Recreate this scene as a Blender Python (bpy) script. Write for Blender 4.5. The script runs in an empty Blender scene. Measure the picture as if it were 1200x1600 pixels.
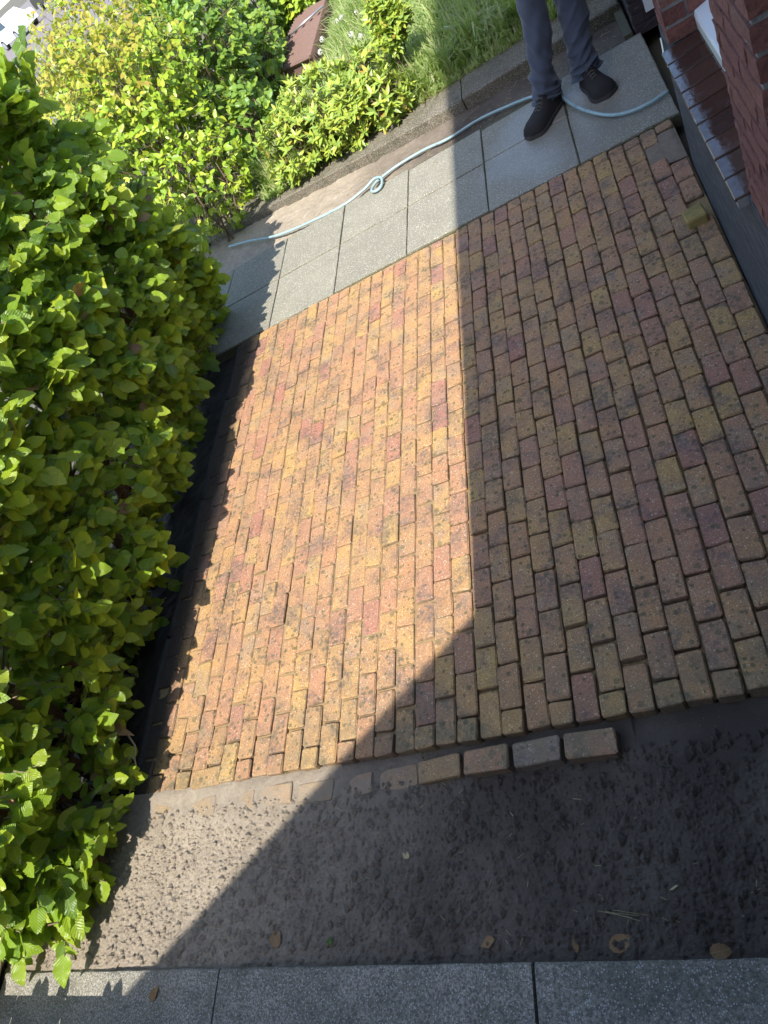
import bpy, bmesh, math, random
import numpy as np
from mathutils import Vector, Matrix, noise

# ------------------------------------------------------------------ camera, sky, sun
S = 0.092                       # one unit of the plan (half a paver's length) in metres
SC = bpy.context.scene
COL = SC.collection
CAMP = (10.93055705, -10.12730261, 25.79500811)
R = ((0.84936105, 0.03472593, -0.5266687),
     (-0.29591589, -0.79493178, -0.5296388),
     (-0.43705788, 0.6057042, -0.66490814))
FPX = 1104.69
cam_data = bpy.data.cameras.new('camera')
cam = bpy.data.objects.new('camera', cam_data)
COL.objects.link(cam)
m = Matrix(((R[0][0], -R[1][0], -R[2][0], CAMP[0]*S),
            (R[0][1], -R[1][1], -R[2][1], CAMP[1]*S),
            (R[0][2], -R[1][2], -R[2][2], CAMP[2]*S),
            (0, 0, 0, 1)))
cam.matrix_world = m
cam_data.sensor_fit = 'VERTICAL'
cam_data.sensor_height = 36.0
cam_data.lens = FPX/1600*36.0
cam_data.clip_start = 0.05
cam_data.clip_end = 2000
SC.camera = cam

SUN_EL = math.radians(55)
world = bpy.data.worlds.new('World')
SC.world = world
world.use_nodes = True
wn = world.node_tree
wn.nodes.clear()
sky = wn.nodes.new('ShaderNodeTexSky')
sky.sky_type = 'NISHITA'
sky.sun_disc = False
sky.sun_elevation = SUN_EL
sky.sun_rotation = math.radians(180)
bg = wn.nodes.new('ShaderNodeBackground')
bg.inputs['Strength'].default_value = 0.15
wo = wn.nodes.new('ShaderNodeOutputWorld')
wn.links.new(sky.outputs[0], bg.inputs[0])
wn.links.new(bg.outputs[0], wo.inputs[0])

sd = bpy.data.lights.new('sun', 'SUN')
sd.energy = 3.2
sd.angle = math.radians(0.36)
sd.color = (1.0, 0.955, 0.88)
sun = bpy.data.objects.new('sun', sd)
sun.location = (0, -20, 30)
sun.rotation_euler = Vector((0, -math.cos(SUN_EL), math.sin(SUN_EL))).to_track_quat('Z', 'Y').to_euler()
COL.objects.link(sun)

SC.view_settings.view_transform = 'Standard'
SC.view_settings.look = 'None'
SC.view_settings.exposure = 1.42
SC.view_settings.gamma = 1
SC.view_settings.use_curve_mapping = False

rnd = random.Random(7)
nr = np.random.RandomState(11)
Rn = np.array(R)
Cn = np.array(CAMP)

# ------------------------------------------------------------------ material helpers
class NT:
    def __init__(s, name):
        s.m = bpy.data.materials.new(name)
        s.m.use_nodes = True
        s.t = s.m.node_tree
        s.t.nodes.clear()
        s.out = s.t.nodes.new('ShaderNodeOutputMaterial')
    def n(s, typ, **kw):
        nd = s.t.nodes.new('ShaderNode'+typ)
        ins = kw.pop('ins', {})
        for k, v in kw.items():
            setattr(nd, k, v)
        for k, v in ins.items():
            s.set(nd, k, v)
        return nd
    def set(s, nd, k, v):
        if isinstance(v, bpy.types.NodeSocket):
            s.t.links.new(v, nd.inputs[k])
        else:
            nd.inputs[k].default_value = v
    def pos(s):
        return s.n('NewGeometry').outputs['Position']
    def noise(s, scale, detail=4, rough=0.6, vec=None, out='Fac', dist=0.0):
        nd = s.n('TexNoise', ins={'Scale': scale, 'Detail': detail, 'Roughness': rough, 'Distortion': dist})
        s.t.links.new(vec if vec is not None else s.pos(), nd.inputs['Vector'])
        return nd.outputs[out]
    def voro(s, scale, feature='F1', vec=None, out='Distance', rnds=1.0):
        nd = s.n('TexVoronoi', feature=feature, ins={'Scale': scale, 'Randomness': rnds})
        s.t.links.new(vec if vec is not None else s.pos(), nd.inputs['Vector'])
        return nd.outputs[out]
    def ramp(s, fac, stops, interp='LINEAR'):
        nd = s.n('ValToRGB')
        nd.color_ramp.interpolation = interp
        e = nd.color_ramp.elements
        while len(e) < len(stops):
            e.new(0.5)
        for el, (p, c) in zip(e, stops):
            el.position = p
            el.color = (*c, 1) if isinstance(c, tuple) else (c, c, c, 1)
        s.t.links.new(fac, nd.inputs[0])
        return nd.outputs[0]
    def mix(s, fac, a, b, blend='MIX'):
        nd = s.n('Mix', data_type='RGBA', blend_type=blend)
        for sock, v in ((nd.inputs[0], fac), (nd.inputs[6], a), (nd.inputs[7], b)):
            if isinstance(v, bpy.types.NodeSocket):
                s.t.links.new(v, sock)
            elif isinstance(v, tuple):
                sock.default_value = (*v, 1)
            else:
                sock.default_value = v
        return nd.outputs[2]
    def math(s, op, a, b=0.0, clamp=False):
        nd = s.n('Math', operation=op, use_clamp=clamp)
        for i, v in enumerate((a, b)):
            if isinstance(v, bpy.types.NodeSocket):
                s.t.links.new(v, nd.inputs[i])
            else:
                nd.inputs[i].default_value = v
        return nd.outputs[0]
    def bump(s, h, strength=0.5, dist=0.01, normal=None):
        nd = s.n('Bump', ins={'Strength': strength, 'Distance': dist, 'Height': h})
        if normal is not None:
            s.t.links.new(normal, nd.inputs['Normal'])
        return nd.outputs[0]
    def rand(s):
        a = s.n('ObjectInfo').outputs['Random']
        b = s.n('NewGeometry').outputs['Random Per Island']
        return s.math('FRACT', s.math('ADD', a, b))
    def bsdf(s, color, rough=0.8, normal=None, **kw):
        nd = s.n('BsdfPrincipled')
        s.set(nd, 'Base Color', (*color, 1) if isinstance(color, tuple) else color)
        s.set(nd, 'Roughness', rough)
        if normal is not None:
            s.set(nd, 'Normal', normal)
        for k, v in kw.items():
            s.set(nd, k.replace('_', ' '), v)
        s.t.links.new(nd.outputs[0], s.out.inputs[0])
        return nd

def plain(name, col, rough=0.6, bump=0.0, bscale=60, var=0.15, **kw):
    t = NT(name)
    f = t.noise(bscale*0.4, 4)
    c = t.mix(f, tuple(x*(1-var) for x in col), tuple(min(1, x*(1+var)) for x in col))
    nrm = t.bump(t.noise(bscale, 5), bump, 0.004) if bump else None
    t.bsdf(c, rough, nrm, **kw)
    return t.m

def paver_mat(name='concrete_paver', pal=None):
    t = NT(name)
    r = t.rand()
    base = t.ramp(r, pal or [(0.0, (0.51, 0.265, 0.125)), (0.14, (0.54, 0.32, 0.12)), (0.28, (0.50, 0.24, 0.14)),
                      (0.42, (0.55, 0.345, 0.125)), (0.55, (0.50, 0.255, 0.145)), (0.68, (0.56, 0.35, 0.115)),
                      (0.80, (0.50, 0.27, 0.135)), (0.87, (0.53, 0.32, 0.115)), (0.93, (0.47, 0.225, 0.14)), (1.0, (0.44, 0.185, 0.13))])
    # two-tone clouding inside a paver
    c = t.mix(t.math('MULTIPLY', t.ramp(t.noise(9, 4, 0.6), [(0.42, 0.0), (0.64, 1.0)]), 0.6), base, (0.39, 0.21, 0.14))
    c = t.mix(t.math('MULTIPLY', t.ramp(t.noise(6.5, 4, 0.6, dist=.5), [(0.52, 0.0), (0.68, 1.0)]), 0.5), c, (0.36, 0.28, 0.19))
    # exposed sand and grit
    g1 = t.ramp(t.noise(135, 4, 0.8), [(0.42, 0.0), (0.58, 1.0)])
    c = t.mix(t.math('MULTIPLY', g1, 0.75), c, t.mix(0.62, c, (0.10, 0.055, 0.03)))
    c = t.mix(t.ramp(t.noise(120, 3, 0.7), [(0.58, 0.0), (0.70, 0.40)]), c, (0.64, 0.47, 0.25))
    c = t.mix(t.ramp(t.noise(420, 2, 0.6), [(0.56, 0.0), (0.68, 0.65)]), c, (0.12, 0.08, 0.05))
    vn = t.n('TexVoronoi', feature='F1', ins={'Scale': 135.0})
    t.t.links.new(t.pos(), vn.inputs['Vector'])
    vc = t.n('SeparateColor', ins={'Color': vn.outputs['Color']})
    specks = t.math('MULTIPLY', t.math('LESS_THAN', vn.outputs['Distance'], t.math('MULTIPLY', vc.outputs[1], 0.42)),
                    t.math('GREATER_THAN', vc.outputs[0], 0.70))
    c = t.mix(t.math('MULTIPLY', specks, 0.62), c, (0.74, 0.66, 0.46))
    # grime: broad grey-black weathering, green algae towards the lower edge
    pos = t.pos()
    sep = t.n('SeparateXYZ', ins={0: pos})
    broad = t.ramp(t.noise(2.2, 5, 0.6), [(0.42, 0.0), (0.68, 1.0)])
    fine = t.ramp(t.noise(19, 5, 0.7), [(0.42, 0.0), (0.70, 1.0)])
    grime = t.math('MULTIPLY', broad, fine)
    c = t.mix(t.math('MULTIPLY', grime, 0.62), c, (0.12, 0.11, 0.10))
    sm = t.math('MULTIPLY', t.ramp(t.noise(5.5, 5, 0.62, dist=0.6), [(0.50, 0.0), (0.61, 1.0)]), t.ramp(t.noise(60, 4, 0.7), [(0.38, 0.0), (0.6, 1.0)]))
    c = t.mix(t.math('MULTIPLY', sm, 0.7), c, (0.07, 0.07, 0.075))
    low = t.n('MapRange', ins={'Value': sep.outputs[1], 1: 0.42, 2: -0.02, 3: 0.0, 4: 1.0}).outputs[0]
    alg = t.math('MULTIPLY', low, t.ramp(t.noise(9, 5, 0.65), [(0.36, 0.0), (0.6, 1.0)]))
    c = t.mix(t.math('MULTIPLY', alg, 0.38), c, (0.17, 0.165, 0.06))
    # round lichen spots, denser in the middle of the yard
    vd = t.n('TexVoronoi', feature='F1', ins={'Scale': 20.0})
    t.t.links.new(t.n('Vector' + 'Math', operation='ADD', ins={0: pos, 1: t.n('VectorMath', operation='SCALE', ins={0: t.noise(75, 3, out='Color'), 3: 0.024}).outputs[0]}).outputs[0], vd.inputs['Vector'])
    sz = t.n('SeparateColor', ins={'Color': vd.outputs['Color']})
    dens = t.ramp(t.noise(1.3, 2, 0.5), [(0.40, 0.35), (0.60, 0.95)])
    spot = t.math('MULTIPLY', t.math('LESS_THAN', vd.outputs['Distance'], t.math('MULTIPLY', sz.outputs[1], 0.33)),
                  t.math('LESS_THAN', sz.outputs[0], dens))
    c = t.mix(t.math('MULTIPLY', spot, 0.6), c, (0.10, 0.095, 0.05))
    v2 = t.n('TexVoronoi', feature='F1', ins={'Scale': 42.0})
    t.t.links.new(t.n('VectorMath', operation='ADD', ins={0: pos, 1: t.n('VectorMath', operation='SCALE', ins={0: t.noise(120, 2, out='Color'), 3: 0.012}).outputs[0]}).outputs[0], v2.inputs['Vector'])
    s2 = t.n('SeparateColor', ins={'Color': v2.outputs['Color']})
    d2 = t.ramp(t.noise(1.7, 3, 0.6, dist=0.4), [(0.38, 0.20), (0.58, 0.95)])
    spot2 = t.math('MULTIPLY', t.math('LESS_THAN', v2.outputs['Distance'], t.math('MULTIPLY', s2.outputs[1], 0.42)), t.math('LESS_THAN', s2.outputs[0], d2))
    c = t.mix(t.math('MULTIPLY', spot2, 0.72), c, (0.10, 0.09, 0.045))
    mud = t.n('MapRange', ins={'Value': sep.outputs[1], 1: -0.015, 2: -0.035, 3: 0.0, 4: 1.0}).outputs[0]
    leftm = t.n('MapRange', ins={'Value': sep.outputs[0], 1: -0.30, 2: -0.50, 3: 0.25, 4: 1.0}).outputs[0]
    c = t.mix(t.math('MULTIPLY', t.math('MULTIPLY', mud, leftm), t.ramp(t.noise(7, 4, 0.7), [(0.36, 0.95), (0.62, 0.35)])), c, (0.25, 0.205, 0.15))
    hedge_shade = t.n('MapRange', ins={'Value': t.math('ADD', sep.outputs[0], t.math('MULTIPLY', t.noise(5, 4), 0.12)), 1: -1.72, 2: -1.80, 3: 0.0, 4: 0.9}).outputs[0]
    c = t.mix(hedge_shade, c, (0.03, 0.024, 0.018))  # shade under the hedge painted into the pavers along their left side
    tnz = t.n('SeparateXYZ', ins={0: t.n('NewGeometry').outputs['True Normal']}).outputs[2]
    rim = t.ramp(tnz, [(0.45, 0.7), (0.82, 0.0)])
    c = t.mix(t.math('MULTIPLY', rim, t.ramp(t.noise(40, 3), [(0.3, 0.5), (0.6, 1.0)])), c, (0.12, 0.09, 0.06))
    nr_ = t.bump(t.noise(170, 5, 0.8), 0.9, 0.004)
    nr_ = t.bump(t.noise(45, 3), 0.35, 0.004, nr_)
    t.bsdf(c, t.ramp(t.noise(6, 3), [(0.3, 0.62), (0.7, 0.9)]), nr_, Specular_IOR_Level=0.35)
    return t.m

def slab_mat():
    t = NT('concrete_slab')
    r = t.rand()
    base = t.mix(r, (0.235, 0.215, 0.16), (0.28, 0.26, 0.195))
    c = t.mix(t.ramp(t.noise(5, 5, 0.65), [(0.35, 0.0), (0.7, 0.7)]), base, (0.20, 0.185, 0.145))
    c = t.mix(t.math('MULTIPLY', t.ramp(t.noise(150, 4, 0.75), [(0.4, 0.0), (0.62, 1.0)]), 0.42), c, (0.13, 0.125, 0.10))
    vn = t.n('TexVoronoi', feature='F1', ins={'Scale': 120.0})
    t.t.links.new(t.pos(), vn.inputs['Vector'])
    sp = t.math('MULTIPLY', t.math('LESS_THAN', vn.outputs['Distance'], 0.33),
                t.math('GREATER_THAN', t.n('SeparateColor', ins={'Color': vn.outputs['Color']}).outputs[0], 0.62))
    c = t.mix(t.math('MULTIPLY', sp, 0.8), c, (0.62, 0.60, 0.54))
    vd = t.voro(14)
    c = t.mix(t.math('MULTIPLY', t.math('LESS_THAN', vd, 0.055), 0.6), c, (0.05, 0.05, 0.04))
    dw = t.n('VectorMath', operation='DISTANCE', ins={0: t.pos(), 1: (0.66, 3.95, 0.0)}).outputs['Value']
    wet = t.ramp(t.math('ADD', dw, t.math('MULTIPLY', t.noise(3.2, 4, 0.6), 0.7)), [(0.75, 1.0), (1.12, 0.0)])
    c = t.mix(t.math('MULTIPLY', wet, 0.35), c, (0.20, 0.19, 0.165))
    n_ = t.bump(t.noise(300, 4, 0.75), 0.4, 0.0016)
    t.bsdf(c, t.ramp(wet, [(0.0, 0.75), (1.0, 0.36)]), n_, Specular_IOR_Level=0.5)
    return t.m

def kerb_mat(name, c0, c1, rough=0.7):
    t = NT(name)
    c = t.mix(t.ramp(t.noise(3.5, 6, 0.7), [(0.35, 0.0), (0.68, 1.0)]), c0, c1)
    c = t.mix(t.ramp(t.noise(8, 6, 0.75, dist=.4), [(0.54, 0.0), (0.66, 0.55)]), c, tuple(x*0.4 for x in c1))
    c = t.mix(t.math('MULTIPLY', t.ramp(t.noise(115, 4, 0.8), [(0.42, 0.0), (0.58, 1.0)]), 0.85), c, tuple(x*0.22 for x in c0))
    vn = t.n('TexVoronoi', feature='F1', ins={'Scale': 150.0})
    t.t.links.new(t.pos(), vn.inputs['Vector'])
    sp = t.math('MULTIPLY', t.math('LESS_THAN', vn.outputs['Distance'], 0.33),
                t.math('GREATER_THAN', t.n('SeparateColor', ins={'Color': vn.outputs['Color']}).outputs[0], 0.6))
    c = t.mix(t.math('MULTIPLY', sp, 0.75), c, (0.5, 0.5, 0.48))
    n_ = t.bump(t.noise(130, 5, 0.8), 0.8, 0.004)
    t.bsdf(c, rough, n_, Specular_IOR_Level=0.4)
    return t.m

def soil_mat():
    t = NT('soil')
    c = t.mix(t.ramp(t.noise(30, 6, 0.75), [(0.3, 0.0), (0.7, 1.0)]), (0.38, 0.31, 0.23), (0.54, 0.455, 0.345))
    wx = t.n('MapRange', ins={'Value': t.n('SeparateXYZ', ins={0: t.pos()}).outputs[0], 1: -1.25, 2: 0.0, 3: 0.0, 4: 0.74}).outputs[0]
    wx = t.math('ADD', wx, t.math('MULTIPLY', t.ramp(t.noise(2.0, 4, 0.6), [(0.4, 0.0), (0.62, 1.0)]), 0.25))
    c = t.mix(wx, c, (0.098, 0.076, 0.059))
    c = t.mix(t.ramp(t.noise(95, 4, 0.75), [(0.56, 0.0), (0.68, 0.5)]), c, (0.075, 0.058, 0.045))
    gr = t.math('LESS_THAN', t.voro(38), 0.07)
    c = t.mix(t.math('MULTIPLY', gr, 0.35), c, (0.42, 0.38, 0.33))
    h = t.bump(t.noise(170, 6, 0.85), 1.0, 0.012)
    h = t.bump(t.noise(300, 4, 0.8), 0.7, 0.004, h)
    wet = t.ramp(t.noise(3.1, 4, 0.6), [(0.52, 0.92), (0.66, 0.62)])
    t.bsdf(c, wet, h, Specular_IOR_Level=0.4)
    return t.m

def leaf_mat(name, stops, trans=0.45, gloss=0.42, veins=True, mottled=0.0):
    t = NT(name)
    r = t.rand()
    c = t.ramp(r, stops)
    uv = t.n('UVMap').outputs[0]
    sep = t.n('SeparateXYZ', ins={0: uv})
    ax = t.math('ABSOLUTE', t.math('SUBTRACT', sep.outputs[0], 0.5))
    n_ = None
    if veins:
        ph = t.math('SUBTRACT', t.math('MULTIPLY', sep.outputs[1], 9.0), t.math('MULTIPLY', ax, 7.0))
        w = t.math('ABSOLUTE', t.math('SUBTRACT', t.math('FRACT', ph), 0.5))
        n_ = t.bump(w, 0.8, 0.0035)
        c = t.mix(t.math('MULTIPLY', t.math('LESS_THAN', w, 0.09), 0.28), c, (0.30, 0.42, 0.10))
    mid = t.math('LESS_THAN', ax, 0.028)
    c = t.mix(t.math('MULTIPLY', mid, 0.4), c, (0.36, 0.46, 0.14))
    c = t.mix(t.math('MULTIPLY', t.noise(25, 3), 0.35), c, t.mix(0.5, c, (0.03, 0.06, 0.01)))
    if mottled:
        c = t.mix(t.math('MULTIPLY', t.ramp(t.noise(70, 3, 0.7), [(0.55, 0.0), (0.66, 1.0)]), mottled), c, (0.23, 0.10, 0.03))
    p = t.n('BsdfPrincipled')
    t.set(p, 'Base Color', c); t.set(p, 'Roughness', gloss); t.set(p, 'Specular IOR Level', 0.42)
    if n_ is not None:
        t.set(p, 'Normal', n_)
    tr = t.n('BsdfTranslucent')
    t.set(tr, 'Color', t.mix(0.55, c, (0.50, 0.62, 0.05)))
    mx = t.n('MixShader')
    mx.inputs[0].default_value = trans
    t.t.links.new(p.outputs[0], mx.inputs[1]); t.t.links.new(tr.outputs[0], mx.inputs[2])
    t.t.links.new(mx.outputs[0], t.out.inputs[0])
    return t.m

def wallbrick_mat(name, stops, rough=0.85):
    t = NT(name)
    c = t.ramp(t.rand(), stops)
    c = t.mix(t.ramp(t.noise(60, 6, 0.8), [(0.42, 0.0), (0.62, 0.75)]), c, (0.12, 0.045, 0.035))
    c = t.mix(t.ramp(t.noise(18, 5, 0.7), [(0.6, 0.0), (0.75, 0.4)]), c, (0.33, 0.29, 0.27))
    n_ = t.bump(t.noise(160, 6, 0.85), 1.0, 0.008)
    n_ = t.bump(t.noise(28, 3, 0.6), 0.7, 0.01, n_)
    t.bsdf(c, rough, n_)
    return t.m

M = {}
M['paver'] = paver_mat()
M['paver_red'] = paver_mat('red_paver', [(0.0, (0.50, 0.21, 0.11)), (1.0, (0.48, 0.25, 0.13))])
M['paver_grey'] = paver_mat('grey_paver', [(0.0, (0.26, 0.20, 0.21)), (1.0, (0.30, 0.23, 0.20))])
M['slab'] = slab_mat()
M['kerb'] = kerb_mat('kerb_concrete', (0.38, 0.345, 0.28), (0.19, 0.18, 0.135), 0.85)
M['edging'] = kerb_mat('edging_concrete', (0.24, 0.205, 0.15), (0.13, 0.12, 0.07), 0.85)
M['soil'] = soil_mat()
M['shade_soil'] = plain('shade_darkened_soil', (0.028, 0.022, 0.016), 0.95, 1.0, 120, 0.5)  # soil below the hedge, its colour blackened to stand for the shade there
M['sand'] = plain('jointing_sand', (0.26, 0.18, 0.085), 0.95, 0.8, 200, 0.4)
M['mortar_patch'] = plain('mortar_patch', (0.20, 0.155, 0.11), 0.8, 0.6, 90, 0.3)
M['pathjoint'] = plain('mossy_joint', (0.085, 0.08, 0.045), 0.95, 0.8, 150, 0.5)
M['ground'] = plain('far_soil', (0.10, 0.09, 0.06), 0.95, 0.4, 8, 0.3)
M['hornbeam'] = leaf_mat('hornbeam_leaf', [(0.0, (0.085, 0.165, 0.020)), (0.15, (0.13, 0.24, 0.022)), (0.30, (0.25, 0.39, 0.024)), (0.5, (0.34, 0.48, 0.028)),
                                           (0.68, (0.18, 0.32, 0.024)), (0.82, (0.45, 0.54, 0.035)), (0.93, (0.31, 0.44, 0.03)), (1.0, (0.56, 0.58, 0.06))], 0.47, 0.38)
M['golden'] = leaf_mat('golden_leaf', [(0.0, (0.20, 0.33, 0.025)), (0.35, (0.29, 0.44, 0.03)), (0.65, (0.38, 0.51, 0.035)), (0.88, (0.50, 0.55, 0.05)), (1.0, (0.34, 0.47, 0.04))], 0.25, 0.38, veins=False)
M['goldtop'] = leaf_mat('bronze_tipped_leaf', [(0.0, (0.36, 0.38, 0.04)), (0.4, (0.45, 0.42, 0.05)), (0.8, (0.50, 0.41, 0.06)), (1.0, (0.50, 0.33, 0.08))], 0.4, 0.38, veins=False)
M['broad'] = leaf_mat('broad_leaf', [(0.0, (0.10, 0.20, 0.03)), (0.4, (0.15, 0.28, 0.035)), (0.75, (0.22, 0.35, 0.04)), (1.0, (0.36, 0.47, 0.05))], 0.25, 0.33)
M['azalea'] = leaf_mat('azalea_leaf', [(0.0, (0.22, 0.34, 0.07)), (0.35, (0.32, 0.44, 0.07)), (0.7, (0.44, 0.53, 0.07)), (0.94, (0.42, 0.45, 0.08)), (0.985, (0.48, 0.38, 0.07)), (1.0, (0.45, 0.19, 0.05))], 0.25, 0.36, veins=False)
M['grass'] = leaf_mat('grass_blade', [(0.0, (0.24, 0.37, 0.10)), (0.45, (0.38, 0.50, 0.17)), (0.8, (0.52, 0.59, 0.26)), (1.0, (0.68, 0.62, 0.40))], 0.5, 0.45, veins=False)
M['straw'] = leaf_mat('dry_grass', [(0.0, (0.42, 0.34, 0.16)), (1.0, (0.55, 0.46, 0.26))], 0.2, 0.6, veins=False)
M['dry'] = leaf_mat('fallen_leaf', [(0.0, (0.27, 0.12, 0.07)), (0.5, (0.34, 0.18, 0.09)), (1.0, (0.24, 0.11, 0.07))], 0.1, 0.6, mottled=0.6)
M['bark'] = plain('bark', (0.14, 0.095, 0.06), 0.9, 0.8, 90, 0.4)
M['twig'] = plain('twig_bark', (0.26, 0.20, 0.13), 0.85, 0.5, 90, 0.35)
M['redbrick'] = wallbrick_mat('red_wall_brick', [(0.0, (0.27, 0.10, 0.08)), (0.35, (0.34, 0.135, 0.10)), (0.7, (0.22, 0.08, 0.065)), (1.0, (0.36, 0.17, 0.13))])
M['darkbrick'] = wallbrick_mat('tarred_brick', [(0.0, (0.030, 0.033, 0.042)), (1.0, (0.055, 0.058, 0.068))], 0.55)
M['mortar'] = plain('wall_mortar', (0.26, 0.25, 0.24), 0.95, 1.0, 130, 0.3)
M['darkmortar'] = plain('dark_mortar', (0.035, 0.036, 0.04), 0.8, 0.8, 130, 0.3)
def plinth_mat():
    t = NT('bitumen_render')
    mp = t.n('Mapping', ins={'Scale': (1.0, 0.10, 1.0)})
    t.t.links.new(t.pos(), mp.inputs['Vector'])
    g = t.noise(48, 6, 0.8, vec=mp.outputs[0])
    c = t.ramp(g, [(0.38, (0.022, 0.026, 0.034)), (0.52, (0.060, 0.066, 0.076)), (0.66, (0.15, 0.155, 0.16))])
    t.bsdf(c, 0.6, t.bump(g, 1.0, 0.02))
    return t.m
M['plinth'] = plinth_mat()
def tile_mat():
    t = NT('brown_glazed_tile')
    c = t.mix(t.rand(), (0.048, 0.024, 0.018), (0.075, 0.036, 0.026))
    c = t.mix(t.ramp(t.noise(40, 5), [(0.55, 0.0), (0.8, 0.4)]), c, (0.13, 0.09, 0.07))
    n_ = t.bump(t.noise(14, 3), 0.10, 0.01)
    t.bsdf(c, t.ramp(t.noise(22, 5, 0.7), [(0.45, 0.06), (0.7, 0.30)]), n_, Specular_IOR_Level=0.6, Coat_Weight=0.7, Coat_Roughness=0.04)
    return t.m
M['tile'] = tile_mat()
M['upvc'] = plain('white_upvc', (0.80, 0.82, 0.83), 0.35, 0.05, 30, 0.03)
M['upvc_edge'] = plain('cream_upvc_edge', (0.62, 0.60, 0.50), 0.5, 0.1, 30, 0.12)
M['glass'] = plain('window_glass', (0.02, 0.025, 0.03), 0.03, 0, 30, 0.02)
def trouser_mat():
    t = NT('work_trouser_cloth')
    c = t.mix(t.noise(9, 4), (0.040, 0.050, 0.078), (0.062, 0.074, 0.108))
    n_ = t.bump(t.noise(900, 2), 0.3, 0.0006)
    n_ = t.bump(t.noise(13, 2, 0.4), 0.35, 0.02, n_)
    t.bsdf(c, 0.9, n_, Sheen_Weight=0.25)
    return t.m
M['trouser'] = trouser_mat()
M['jacket'] = plain('dark_jacket', (0.03, 0.035, 0.05), 0.9, 0.4, 200, 0.2)
M['suede'] = plain('black_suede', (0.022, 0.019, 0.018), 0.95, 0.8, 700, 0.35)
M['rubber'] = plain('boot_rubber', (0.055, 0.048, 0.044), 0.75, 0.4, 200, 0.2)
M['skin'] = plain('skin', (0.50, 0.30, 0.22), 0.55, 0.1, 60, 0.08)
M['hair'] = plain('hair', (0.05, 0.035, 0.025), 0.8, 0.8, 300, 0.3)
def hose_mat():
    t = NT('pale_green_hose')
    c = t.mix(t.ramp(t.noise(35, 4, 0.7), [(0.5, 0.0), (0.72, 0.5)]), (0.30, 0.43, 0.44), (0.16, 0.20, 0.18))
    c = t.mix(t.ramp(t.noise(11, 3, 0.7), [(0.58, 0.0), (0.70, 0.5)]), c, (0.14, 0.11, 0.08))
    t.bsdf(c, 0.32, t.bump(t.noise(60, 3), 0.2, 0.003))
    return t.m
M['hose'] = hose_mat()
M['corrug'] = plain('brown_ribbed_plastic', (0.17, 0.105, 0.085), 0.7, 0.4, 80, 0.25)
M['metal'] = plain('galvanised_metal', (0.5, 0.5, 0.5), 0.35, 0.2, 80, 0.1, Metallic=0.8)
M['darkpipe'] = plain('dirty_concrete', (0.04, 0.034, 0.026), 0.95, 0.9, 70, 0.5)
M['pipe'] = plain('mossy_concrete', (0.09, 0.085, 0.05), 0.9, 0.9, 70, 0.45)
M['moss'] = plain('moss', (0.10, 0.13, 0.03), 0.95, 1.0, 180, 0.4)
M['blue'] = plain('blue_plastic', (0.02, 0.14, 0.38), 0.4, 0.1, 60, 0.1)
M['fluff'] = plain('seed_fluff', (0.58, 0.57, 0.53), 0.9, 0, 60, 0.05)
M['road'] = plain('road_paving', (0.17, 0.145, 0.135), 0.85, 0.5, 3, 0.2)
M['carpaint'] = plain('white_car_paint', (0.78, 0.80, 0.82), 0.25, 0, 5, 0.02, Coat_Weight=0.6)
M['carglass'] = plain('car_glass', (0.03, 0.035, 0.04), 0.05, 0, 5, 0.05)
M['tyre'] = plain('tyre_rubber', (0.02, 0.02, 0.02), 0.8, 0.1, 20, 0.1)
M['rim'] = plain('wheel_rim', (0.45, 0.46, 0.48), 0.35, 0, 20, 0.05, Metallic=0.6)
M['blackpaint'] = plain('black_car_paint', (0.02, 0.02, 0.022), 0.25, 0, 5, 0.02)
M['rooftile'] = plain('roof_tile', (0.16, 0.07, 0.05), 0.8, 0.5, 8, 0.2)
M['facade'] = plain('facade_brick', (0.42, 0.34, 0.30), 0.9, 0.4, 20, 0.25)
M['redwall'] = plain('dark_red_wall', (0.10, 0.05, 0.04), 0.9, 0.4, 20, 0.25)
M['fencewood'] = plain('weathered_board', (0.16, 0.13, 0.10), 0.85, 0.6, 30, 0.3)
M['darkplastic'] = plain('wet_black_sheet', (0.012, 0.014, 0.022), 0.25, 0.5, 18, 0.3)

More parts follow.
